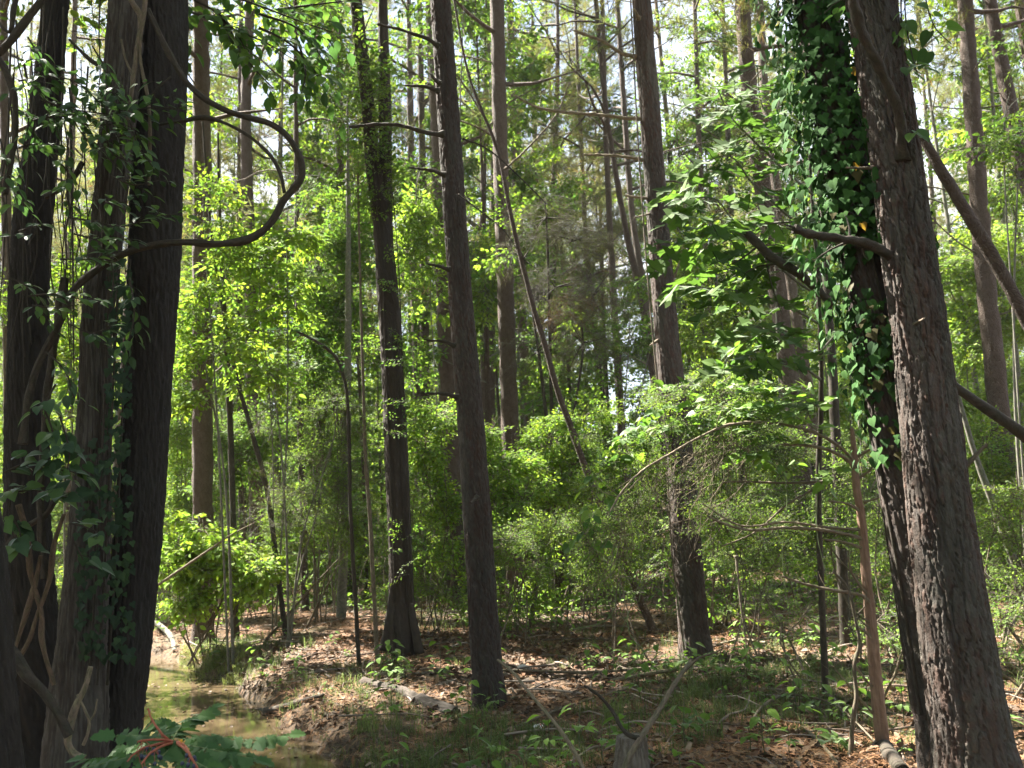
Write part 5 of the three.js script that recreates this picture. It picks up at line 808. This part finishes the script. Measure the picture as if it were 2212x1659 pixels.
// ---------------------------------------------------------------- the maple on the right
{
  const D = 7.4, root = thing('maple_tree', 'young maple with broad dark green lobed leaves left of the ivy', 'tree', (() => { const p = at(1760, 1250, D + 0.8); p.y = G(p.x, p.z); return p; })());
  const foot = root.position.clone(); const stemPts = [foot.clone().setY(foot.y - 0.05), ...path([[1768, 1050, 0.6], [1774, 850, 0.4], [1768, 620, 0.3], [1752, 400, 0.3], [1742, 200, 0.3], [1735, 20, 0.3]], D)];
  part('trunk', tube(rowsAlong(stemPts, [0.03, 0.026, 0.022, 0.018, 0.014, 0.01, 0.006], 0.08), 10, wobble(0.006, 30)), darkWood, root);
  const lines = [[[1768, 640], [1700, 600], [1620, 560], [1540, 530], [1460, 545]], [[1762, 520], [1690, 460], [1610, 420], [1540, 390], [1470, 395]], [[1755, 420], [1690, 350], [1620, 320], [1560, 300], [1500, 300]], [[1770, 700], [1700, 660], [1620, 640], [1540, 650], [1450, 640]], [[1750, 330], [1700, 280], [1650, 240], [1590, 230]], [[1772, 780], [1720, 740], [1650, 720], [1590, 720]], [[1772, 820], [1720, 800], [1660, 790], [1600, 800], [1540, 800]], [[1770, 560], [1800, 520], [1840, 500]], [[1772, 760], [1810, 720], [1850, 700], [1880, 690]], [[1750, 480], [1680, 500], [1600, 480], [1520, 460], [1440, 470]], [[1774, 880], [1720, 860], [1680, 850]], [[1768, 600], [1690, 560], [1640, 600], [1580, 600]]];
  const L = []; for (const q of lines) { const b = bough(path(q, D).map((p, i) => p.add(V3(0, 0, rr(-0.1, 0.25) * i))), 0.011, 0.004, { twigs: 8.5, twigLen: 0.3, perTwig: 5, size: 0.15, from: 0.12, petiole: true, tilt: 0.7, face: V3(0, 0.2, 1.0), lift: [-0.35, 0.35], droop: 0.35 }); part('bough', bundle(b.wood), smoothBark, root); L.push(...b.leaves); }
  hang(root, L, [leafGeo(MAPLE, 1, { fold: 0.12, curl: 0.2 }), leafGeo(MAPLE, 1, { fold: 0.25, curl: 0.35 })], [plainLeaf(0.075, 0.15, 0.02), plainLeaf(0.10, 0.185, 0.022), plainLeaf(0.058, 0.12, 0.02), plainLeaf(0.08, 0.15, 0.018)], 299);
  const db = thing('dead_limb', 'thick dark dead limb hung slantwise below the maple boughs', 'dead branch', at(1600, 490, 6.9)); const P = path([[1596, 486], [1625, 515], [1655, 545], [1690, 570], [1735, 598], [1800, 660]], 6.9); part('limb', tube(rowsAlong(P, [0.024, 0.034, 0.036, 0.034, 0.032, 0.03], 0.03), 12, wobble(0.012, 22)), darkWood, db); part('twig', bundle([stick(path([[1640, 530], [1600, 560], [1570, 575]], 6.9), 0.01, 0.004, 5), stick(path([[1690, 570], [1640, 575], [1610, 590]], 6.9), 0.008, 0.004, 5), stick(path([[1650, 540], [1668, 620], [1690, 680]], 6.9), 0.007, 0.004, 5)]), darkWood, db);
}

// ---------------------------------------------------------------- the brown snag with the arching branches, and the thorny vine over it
{
  const snagBase = ground(1908, 1600), D = depthOf(snagBase), snag = thing('dead_cedar', 'slender dead cedar with peeling red-brown bark and bare side branches', 'dead tree', snagBase.clone());
  const P = [snagBase.clone().setY(snagBase.y - 0.1), ...path([[1906, 1600], [1893, 1480], [1882, 1350], [1872, 1250], [1862, 1130], [1850, 1050], [1846, 985], [1840, 925]], D)];
  part('trunk', tube(rowsAlong(P, [0.05, 0.045, 0.039, 0.036, 0.032, 0.028, 0.025, 0.02, 0.01], 0.015), 32, ridgeSkin(0.009, 0.012, 5, 1.25, 0.15)), new THREE.MeshStandardMaterial({ vertexColors: true, color: new THREE.Color().setRGB(1.2, 0.95, 0.82), roughness: 0.9, bumpMap: grainBump, bumpScale: 0.003 }), snag);
  deadBranches(snag, [[7, [1848, 1010], [1835, 985], [1800, 955], [1760, 935], [1700, 918], [1640, 912], [1600, 914], [1560, 922], [1500, 950], [1440, 985], [1390, 1015], [1345, 1060], [1318, 1105]], [9, [1848, 1012], [1825, 990], [1790, 972], [1740, 962], [1690, 960]], [8, [1868, 1165], [1810, 1150], [1750, 1142], [1690, 1140], [1620, 1145], [1560, 1130], [1530, 1115]], [7, [1860, 1105], [1830, 1088], [1790, 1082]], [6, [1862, 1145], [1780, 1138], [1700, 1128], [1600, 1135], [1520, 1090]], [6, [1880, 1290], [1855, 1262], [1840, 1235], [1832, 1205]], [8, [1884, 1310], [1860, 1286], [1800, 1275], [1740, 1262], [1690, 1245]], [7, [1889, 1385], [1865, 1362], [1845, 1350]], [6, [1888, 1370], [1860, 1340]], [6, [1886, 1355], [1860, 1330]], [6, [1896, 1500], [1860, 1455], [1830, 1415]], [5, [1902, 1560], [1850, 1500], [1800, 1440]], [6, [1852, 985], [1880, 970], [1892, 962]], [5, [1852, 1035], [1880, 1015], [1890, 1000], [1893, 1030], [1880, 1060]], [7, [1866, 1185], [1820, 1170], [1780, 1165]], [5, [1866, 1085], [1900, 1075], [1935, 1065]]], D, paleWood, 'branch');
  deadBranches(snag, [[6, [1590, 1200], [1600, 1300], [1613, 1400]], [6, [1783, 1040], [1690, 1043], [1600, 1040], [1560, 1042]], [5, [1760, 1055], [1700, 1090], [1630, 1150], [1560, 1180]]], D + 0.2, deadWood, 'branch');
  // fine bare twigs hanging off the arch
  const g = []; for (let i = 0; i < 300; i++) { const t = rng(), x = mix(1270, 1620, Math.pow(t, 0.9)), arch = x > 1440 ? 950 - (x - 1500) * 0.25 : 985 + (1440 - x) * 0.9, y = Math.max(900, arch) + rr(-10, 230) * rng(), a = rr(0, 1) < 0.6 ? rr(1.0, 2.3) : rr(0, 6.28), L = rr(30, 110), dz = rr(-0.35, 0.35); g.push(stick(path([[x, y], [x + Math.cos(a) * L * 0.4 + rr(-12, 12), y + Math.sin(a) * L * 0.4 + rr(-8, 8)], [x + Math.cos(a + 0.3) * L + rr(-10, 10), y + Math.sin(a + 0.3) * L]], D + dz), rr(0.002, 0.0042), 0.0014, 4, 0.06)); }
  part('twig', bundle(g), paleWood, snag);
  // the green-briar draped over it
  const vineRoot = thing('briar_vine', 'green briar with shining heart leaves draped over the arching dead branches', 'vine', at(1560, 960, D - 0.15)), lines = [[[1780, 930], [1720, 900], [1650, 880], [1580, 880], [1510, 880], [1440, 880], [1390, 900]], [[1750, 960], [1690, 950], [1620, 935], [1540, 930], [1470, 925], [1400, 930], [1340, 950]], [[1760, 900], [1740, 860], [1690, 840], [1640, 850]], [[1560, 870], [1600, 850], [1570, 820], [1562, 760]], [[1500, 890], [1470, 850], [1440, 840]], [[1400, 920], [1370, 930], [1330, 960], [1300, 1000], [1290, 1050]], [[1620, 960], [1650, 990], [1690, 1010], [1720, 1000]], [[1680, 970], [1640, 980], [1600, 985]], [[1420, 940], [1360, 980], [1310, 1000]], [[1300, 1000], [1285, 1080], [1270, 1150], [1290, 1200]], [[1690, 860], [1650, 880], [1600, 905]], [[1760, 1040], [1800, 1020], [1790, 1060]], [[1450, 900], [1520, 905], [1600, 900], [1680, 905]]];
  twigCrown(vineRoot, blobPx([[1330, 960, 60, 50], [1300, 1060, 50, 70], [1380, 1010, 60, 60], [1420, 930, 60, 40], [1500, 920, 60, 36], [1280, 1180, 40, 60, 0.7], [1600, 940, 60, 30, 0.7], [1350, 1130, 50, 70, 0.7], [1440, 860, 60, 40], [1560, 880, 70, 36], [1680, 900, 60, 36], [1450, 1060, 60, 60, 0.5], [1320, 1240, 40, 50, 0.5]], D - 0.1, 1.4), SPRAY.small, foliageMat, { scale: 0.42, name: 'foliage' });
  const wood = [], leaves = []; for (const q of lines) { const b = bough(path(q, D - 0.15).map((p) => p.add(V3(0, 0, rr(-0.12, 0.12)))), 0.004, 0.002, { twigs: 13, twigLen: 0.13, perTwig: 4, size: 0.09, from: 0, petiole: true, tilt: 0.6, droop: 0.15, face: V3(-0.2, 0, 0.7) }); wood.push(...b.wood); leaves.push(...b.leaves); }
  for (const q of [[[1330, 1180], [1318, 1240], [1330, 1300], [1310, 1340], [1230, 1360]], [[1440, 1240], [1465, 1290], [1460, 1330]], [[1420, 1120], [1400, 1200], [1370, 1290], [1340, 1370]], [[1355, 1330], [1360, 1370], [1390, 1405]], [[1290, 1150], [1272, 1210], [1300, 1250], [1280, 1310]], [[1380, 1010], [1372, 1120], [1390, 1220], [1380, 1300]], [[1690, 980], [1700, 1080], [1690, 1200], [1705, 1330]], [[1770, 1000], [1765, 1150], [1790, 1260]]]) wood.push(stick(path(q, D - 0.1), 0.004, 0.0025, 5));
  part('stem', bundle(wood), greenStem, vineRoot);
  const gl = { clearcoat: 0.4, clearcoatRoughness: 0.35 }; hang(vineRoot, leaves, [leafGeo(HEART, 1, { fold: 0.15, curl: 0.2 }), leafGeo(OVAL, 1, { fold: 0.2, curl: 0.3 }), leafGeo(HEART, 0.9, { fold: 0.3, curl: 0.35 })], [plainLeaf(0.14, 0.26, 0.024, gl), plainLeaf(0.10, 0.20, 0.022, gl), plainLeaf(0.19, 0.30, 0.03, gl), plainLeaf(0.075, 0.16, 0.026, gl)], 299);
  // the crooked dead stem beside the snag
  const crook = thing('dead_sapling', 'crooked grey dead stem twisting upright just left of the dead cedar', 'dead branch', ground(1840, 1610)); const CP = path([[1838, 1630], [1842, 1560], [1850, 1500], [1845, 1440], [1856, 1390], [1846, 1330], [1838, 1290], [1826, 1262], [1800, 1235]], D - 0.25); part('stem', tube(rowsAlong(CP, CP.map((_, i) => 0.017 - 0.0012 * i), 0.03), 9, wobble(0.005, 40)), deadWood, crook); part('side_twig', bundle([stick(path([[1846, 1330], [1868, 1310], [1872, 1280]], D - 0.25), 0.006, 0.003, 5), stick(path([[1850, 1380], [1830, 1350], [1822, 1330]], D - 0.25), 0.006, 0.003, 5), stick(path([[1845, 1440], [1860, 1420], [1880, 1440]], D - 0.25), 0.006, 0.003, 5)]), deadWood, crook);
}

// ---------------------------------------------------------------- sticks, logs, the stump and litter in the foreground
function lying(name, label, category, list, m, lift = 0, o = {}) { // runs along the ground through these pixels
  const P = list.map(([x, y, w, h]) => { const p = ground(x, y); p.y += (h || 0) + lift; return { p, r: px2m(w, p) / 2 }; }), root = thing(name, label, category, P[0].p.clone()); part(o.part || 'stick', tube(rowsAlong(P.map((q) => q.p.add(V3(0, q.r * 0.6, 0))), P.map((q) => q.r), o.step || 0.03), o.nr || 10, o.skin || wobble(P[0].r * 0.25, 0.6 / P[0].r)), m, root); return root;
}
lying('fallen_log', 'short mossy broken log on the bank left of the middle pine', 'log', [[785, 1478, 18], [830, 1492, 22], [870, 1502, 23], [905, 1520, 22]], barkMats.near, 0, { part: 'log', nr: 40, step: 0.02, skin: ridgeSkin(0.014, 0.04, 3, 0.42) });
lying('fallen_log', 'dark rotten log end lying before the foot of the middle pine', 'log', [[905, 1525, 30], [940, 1540, 34], [985, 1552, 30]], barkMats.near, 0, { part: 'log', nr: 40, step: 0.02, skin: ridgeSkin(0.02, 0.05, 13, 0.3) });
lying('fallen_branch', 'dark branch lying behind the short mossy log', 'branch', [[820, 1488, 8], [880, 1466, 11], [930, 1458, 11], [985, 1440, 6]], darkWood);
lying('fallen_branch', 'thin pale stick lying across the ground before the middle pine', 'branch', [[925, 1578, 5], [1000, 1550, 6], [1075, 1522, 6], [1155, 1505, 5]], paleWood, 0.02);
lying('fallen_log', 'slim dark log along the muddy edge of the creek', 'log', [[480, 1562, 13], [560, 1548, 14], [640, 1530, 13], [700, 1512, 10]], darkWood, 0.03, { part: 'log' });
lying('fallen_branch', 'dark branch reaching over the far bank behind the dark straight trunk', 'branch', [[300, 1296, 9, 0.25], [345, 1310, 10, 0.2], [400, 1325, 9, 0.1]], darkWood);
lying('fallen_branch', 'mossy branch arching down the far bank towards the water', 'branch', [[300, 1345, 10, 0.12], [345, 1365, 12, 0.08], [370, 1385, 12, 0.03], [378, 1410, 10]], smoothBark);
lying('fallen_branch', 'long bare branch lying right of the middle pine', 'branch', [[1085, 1460, 5], [1160, 1462, 6], [1260, 1465, 6], [1400, 1455, 6], [1490, 1440, 5]], deadWood, 0.05);
lying('fallen_branch', 'pale branch lying left of the half-lit pine, half in leaves', 'branch', [[1320, 1478, 8, 0.02], [1400, 1472, 9, 0.06], [1490, 1462, 8, 0.08]], paleWood);
lying('fallen_branch', 'thin branch lying through the seedlings below the foot of the half-lit pine', 'branch', [[1090, 1590, 5], [1200, 1545, 6], [1300, 1512, 5], [1380, 1490, 4]], deadWood, 0.03);
lying('fallen_branch', 'pale branch on the ground right of the foot of the half-lit pine', 'branch', [[1545, 1402, 6, 0.03], [1600, 1396, 7, 0.06], [1655, 1400, 6, 0.05]], paleWood);
lying('fallen_branch', 'arched thin branch bowing over the grass left of the dead cedar', 'branch', [[1615, 1585, 6, 0], [1650, 1555, 6, 0.1], [1710, 1540, 6, 0.14], [1790, 1550, 5, 0.12], [1850, 1590, 4, 0.1], [1905, 1620, 4, 0]], deadWood);
lying('fallen_branch', 'straight grey stick lying before the dead cedar', 'branch', [[1735, 1580, 7, 0.03], [1780, 1625, 8, 0.03], [1820, 1665, 8]], paleWood);
lying('fallen_branch', 'thick stick slanting in at the right edge low behind the pine', 'branch', [[2170, 1425, 9, 0.2], [2200, 1405, 11, 0.3], [2250, 1370, 12, 0.4]], deadWood);
lying('rotten_wood', 'black rotten wood crumbling at the foot of the dead cedar', 'log', [[1905, 1615, 30], [1925, 1645, 36], [1950, 1680, 34]], darkWood, 0, { part: 'wood', nr: 24 });
{ const D = depthOf(ground(1262, 1700)), root = thing('dead_branch', 'long bare pale stick leaning up from the bottom edge towards the middle pine', 'dead branch', at(1270, 1690, D)); part('stick', stick(path([[1275, 1700], [1250, 1640, 0.1], [1205, 1570, 0.2], [1150, 1505, 0.4], [1110, 1455, 0.6], [1075, 1425, 0.8]], D), 0.014, 0.007, 10, 0.03), paleWood, root); }
{ const D = depthOf(ground(1335, 1720)), root = thing('dead_branch', 'forked grey-brown branch rising from the stump to the half-lit pine', 'dead branch', at(1340, 1680, D)); part('stick', stick(path([[1330, 1700], [1360, 1635, 0.05], [1384, 1594, 0.1], [1420, 1540, 0.3], [1455, 1480, 0.5], [1492, 1428, 0.8]], D), 0.019, 0.012, 12, 0.03), deadWood, root); part('side_fork', stick(path([[1384, 1594, 0.1], [1362, 1590, 0.12], [1345, 1575, 0.15], [1325, 1540, 0.2], [1300, 1508, 0.2], [1262, 1480, 0.2]], D), 0.015, 0.008, 10, 0.03), darkWood, root); part('side_twig', stick(path([[1480, 1450, 0.7], [1510, 1420, 0.7], [1540, 1412, 0.7], [1562, 1400, 0.7]], D), 0.009, 0.004, 6), deadWood, root); }
{ // the stump
  const p = ground(1365, 1690), r = px2m(74, p) / 2, root = thing('tree_stump', 'low weathered grey stump at the bottom edge under the forked branch', 'stump', p.clone()), h = px2m(96, p), rows = [];
  for (let i = 0; i <= 26; i++) { const t = i / 26; rows.push({ p: p.clone().add(V3(0.02 * t, -0.05 + (h + 0.05) * t, 0)), r: r * (1.25 - 0.45 * Math.pow(t, 0.6)), s: h * t }); }
  for (const k of [0.9, 0.6, 0.25]) rows.push({ p: p.clone().add(V3(0.02, h + 0.006 * (1 - k) - (k < 0.5 ? 0.03 : 0), 0)), r: r * 0.8 * k, s: h + (1 - k) * r });
  part('stump', tube(rows, 70, ridgeSkin(0.024, 0.03, 21, 0.75, 0.35)), barkMats.near, root);
}
{ const p = ground(1162, 1580), root = thing('paper_scrap', 'crumpled white and red scrap of packaging on dark soil', 'litter', p.clone()); const sheet = (w, h, m, n, dx) => { const g = new THREE.PlaneGeometry(w, h, 8, 8); const a = g.attributes.position; for (let i = 0; i < a.count; i++) { const x = a.getX(i), y = a.getY(i); a.setXYZ(i, x + dx, 0.02 + 0.02 * noise(x * 30 + dx * 90, y * 30, 1) + 0.012 * Math.abs(noise(x * 60, y * 60, 4)), y); } g.computeVertexNormals(); g.rotateX(0.5); g.rotateY(0.4); g.translate(p.x, p.y + 0.02, p.z); part(n, g, m, root); };
  sheet(0.085, 0.06, new THREE.MeshStandardMaterial({ color: new THREE.Color().setRGB(0.75, 0.72, 0.7), roughness: 0.6, side: THREE.DoubleSide }), 'white_paper', 0); sheet(0.035, 0.05, new THREE.MeshStandardMaterial({ color: new THREE.Color().setRGB(0.5, 0.05, 0.06), roughness: 0.6, side: THREE.DoubleSide }), 'red_paper', 0.04); }
lying('bark_piece', 'pale grey flake of wood on the ground right of the middle pine', 'wood', [[1118, 1447, 9], [1130, 1448, 14], [1146, 1450, 8]], new THREE.MeshStandardMaterial({ color: new THREE.Color().setRGB(0.42, 0.38, 0.34), roughness: 0.85 }), 0.01, { part: 'wood' });
{ // small plants one can point to
  const seed = (label, x, y, hpx, n, size, outline = OVAL, mats) => { const p = ground(x, y), h = px2m(hpx, p), root = thing('seedling', label, 'seedling', p.clone()), b = bough([p.clone().setY(p.y - 0.02), p.clone().add(V3(rr(-0.03, 0.03), h * 0.5, 0)), p.clone().add(V3(rr(-0.06, 0.06), h, rr(-0.05, 0.05)))], 0.004, 0.002, { twigs: n / h, twigLen: size * 1.6, perTwig: 3, size, from: 0.15, petiole: true, droop: 0.2 }); part('stem', bundle(b.wood), greenStem, root); hang(root, b.leaves, [leafGeo(outline, 1, { curl: 0.3 })], mats || [plainLeaf(0.075, 0.15, 0.028), plainLeaf(0.11, 0.2, 0.03)], 60); };
  seed('leafy seedling in front of the branch right of the foot of the half-lit pine', 1625, 1470, 60, 6, 0.075); seed('pale green seedling cluster below the foot of the half-lit pine', 1535, 1475, 50, 5, 0.07); seed('seedling with broad round leaves left of the arched thin branch', 1520, 1610, 56, 4, 0.085, HEART); seed('seedling at the bottom edge below the broad-leaved one', 1478, 1600, 44, 4, 0.065, HEART); seed('small bright plant beside the short mossy log', 900, 1418, 24, 3, 0.1); seed('dim small plant between log and middle pine', 945, 1475, 34, 4, 0.07); seed('seedling left of the stump near the bottom edge', 1130, 1660, 40, 3, 0.07); seed('fern-like bright plant under the dead cedar branches', 1660, 1430, 50, 5, 0.08); seed('young plant standing right of the long pale stick', 1330, 1470, 60, 4, 0.06); seed('small plant in the grass right of the dead cedar', 1990, 1560, 46, 4, 0.06); seed('heart-leaved plant at the foot of the thick leaning pine', 1830, 1640, 40, 3, 0.09, HEART); seed('bright herb on the creek bank above the water', 440, 1412, 30, 5, 0.06);
}
// tussocks on the creek bank
{ const root = thing('bank_grass', 'yellow-green grass hanging over the creek bank', 'grass', ground(440, 1430)); root.userData.kind = 'stuff'; const ms = []; for (let i = 0; i < 240; i++) { const p = ground(rr(395, 530), rr(1400, 1480)); if (G(p.x, p.z) < WATER - 0.05) continue; ms.push(new THREE.Matrix4().compose(p.sub(root.position), _q.clone().setFromEuler(_e.clone().set(rr(-0.5, 0.5), rr(0, 6), rr(-0.5, 0.5))), V3(1, rr(0.5, 0.9), 1).multiplyScalar(rr(0.5, 1.0)))); } const im = new THREE.InstancedMesh(grassGeo, foliageMat, ms.length); ms.forEach((M, i) => { im.setMatrixAt(i, M); const k = rr(0.9, 1.4); im.setColorAt(i, new THREE.Color(k * 1.35, k * 1.2, k)); }); im.name = 'blades'; im.userData.kind = 'stuff'; root.add(im); }

// ---------------------------------------------------------------- the spiny-leaved shrub with red stalks and dark berries in the corner
{
  const D = 3.9, base = at(395, 1760, D), root = thing('berry_shrub', 'low shrub with spiny leaflets, red stalks and blue-black berries at the bottom left', 'shrub', V3(base.x, Math.min(base.y, at(395, 1800, D).y), base.z)), top = at(372, 1600, D), green = [], leaves = [];
  green.push(stick([base.clone().add(V3(0, -0.5, 0)), at(385, 1680, D), top], 0.011, 0.008, 8));
  const fronds = [[[372, 1600], [310, 1590, -0.1], [250, 1590, -0.15]], [[372, 1600], [400, 1560, 0.2], [460, 1530, 0.3]], [[372, 1605], [450, 1590, 0.0], [540, 1600, 0], [625, 1588, 0]], [[372, 1610], [300, 1630, -0.2], [220, 1650, -0.3], [140, 1670, -0.35]], [[375, 1610], [330, 1650, -0.35], [270, 1690, -0.5]], [[375, 1615], [430, 1650, -0.3], [500, 1690, -0.45]], [[372, 1600], [360, 1570, 0.3], [340, 1560, 0.5]], [[375, 1605], [460, 1620, -0.15], [550, 1640, -0.2]], [[372, 1612], [250, 1640, 0.0], [180, 1640, 0.05]], [[372, 1605], [320, 1610, 0.15], [260, 1620, 0.25]]];
  for (const f of fronds) { const P = path(f, D), c = new THREE.CatmullRomCurve3(P); green.push(stick(P, 0.004, 0.002, 5)); const L = c.getLength(), n = Math.max(5, Math.round(L / 0.045)); for (let i = 1; i <= n; i++) { const t = i / n, p = c.getPoint(t), tan = c.getTangent(t); for (const s of i === n ? [0] : [-1, 1]) { const d = s ? tan.clone().multiplyScalar(0.5).add(V3().crossVectors(tan, UPV).normalize().multiplyScalar(s)).add(V3(0, -0.15, 0)) : tan.clone(); leaves.push(leafMatrix(p, d, V3(0, 1, 0.3).add(rv(0.55)), rr(0.06, 0.1))); } } }
  part('stem', bundle(green), greenStem, root); hang(root, leaves, [leafGeo(HOLLY, 1, { fold: 0.2, curl: 0.15 })], [plainLeaf(0.045, 0.105, 0.028, { clearcoat: 0.12, clearcoatRoughness: 0.4, transmission: 0.4 }), plainLeaf(0.065, 0.14, 0.03, { clearcoat: 0.12, clearcoatRoughness: 0.4, transmission: 0.4 }), plainLeaf(0.05, 0.11, 0.03, { clearcoat: 0.15, clearcoatRoughness: 0.4, transmission: 0.3 })], 250, 'leaflet');
  const red = new THREE.MeshStandardMaterial({ color: new THREE.Color().setRGB(0.30, 0.075, 0.04), roughness: 0.6 }), stalks = [], berryAt = [];
  for (const q of [[[372, 1602], [355, 1592, -0.1], [338, 1570, -0.1], [325, 1548, -0.05], [320, 1530, -0.05]], [[375, 1602], [350, 1606, -0.15], [320, 1612, -0.2], [295, 1622, -0.25], [275, 1645, -0.3]], [[376, 1604], [350, 1612, -0.25], [325, 1626, -0.35], [305, 1650, -0.4]], [[380, 1602], [400, 1612, -0.2], [412, 1632, -0.25], [418, 1655, -0.3]], [[376, 1602], [345, 1598, -0.2], [315, 1598, -0.25], [298, 1602, -0.3]], [[380, 1604], [405, 1625, -0.35], [422, 1650, -0.4], [432, 1670, -0.4]]]) { const P = path(q, D), c = new THREE.CatmullRomCurve3(P); stalks.push(stick(P, 0.006, 0.003, 7)); for (let i = 0; i < 9; i++) { const p = c.getPoint(rr(0.35, 1)), e = p.clone().add(V3(rr(-0.03, 0.03), rr(-0.045, 0.005), rr(-0.02, 0.04))); stalks.push(stick([p, e], 0.0015, 0.001, 4, 0.03)); if (q[q.length - 1][1] > 1610 && rng() < 0.75) berryAt.push(e); } }
  part('flower_stalk', bundle(stalks), red, root); const bg = new THREE.SphereGeometry(1, 12, 9), bm = new THREE.MeshStandardMaterial({ color: new THREE.Color().setRGB(0.022, 0.026, 0.055), roughness: 0.42 });
  for (const e of berryAt) { const o = new THREE.Mesh(bg, bm); o.name = numbered('berry'); o.position.copy(e).sub(root.position); const k = rr(0.007, 0.0095); o.scale.set(k, k * 1.25, k); root.add(o); }
  for (const [x, y] of [[388, 1598], [398, 1604], [410, 1618]]) { const o = new THREE.Mesh(leafGeo(OVAL, 0.03, { curl: 0.5 }), plainLeaf(0.5, 0.27, 0.03)); o.name = numbered('bract'); const p = at(x, y, D - 0.2).sub(root.position); o.applyMatrix4(leafMatrix(p, rv(), V3(0, 1, 1), 1)); root.add(o); }
}

scene.traverse((o) => { if (o.isMesh) { o.castShadow = true; o.receiveShadow = true; } });
renderer.render(scene, camera);
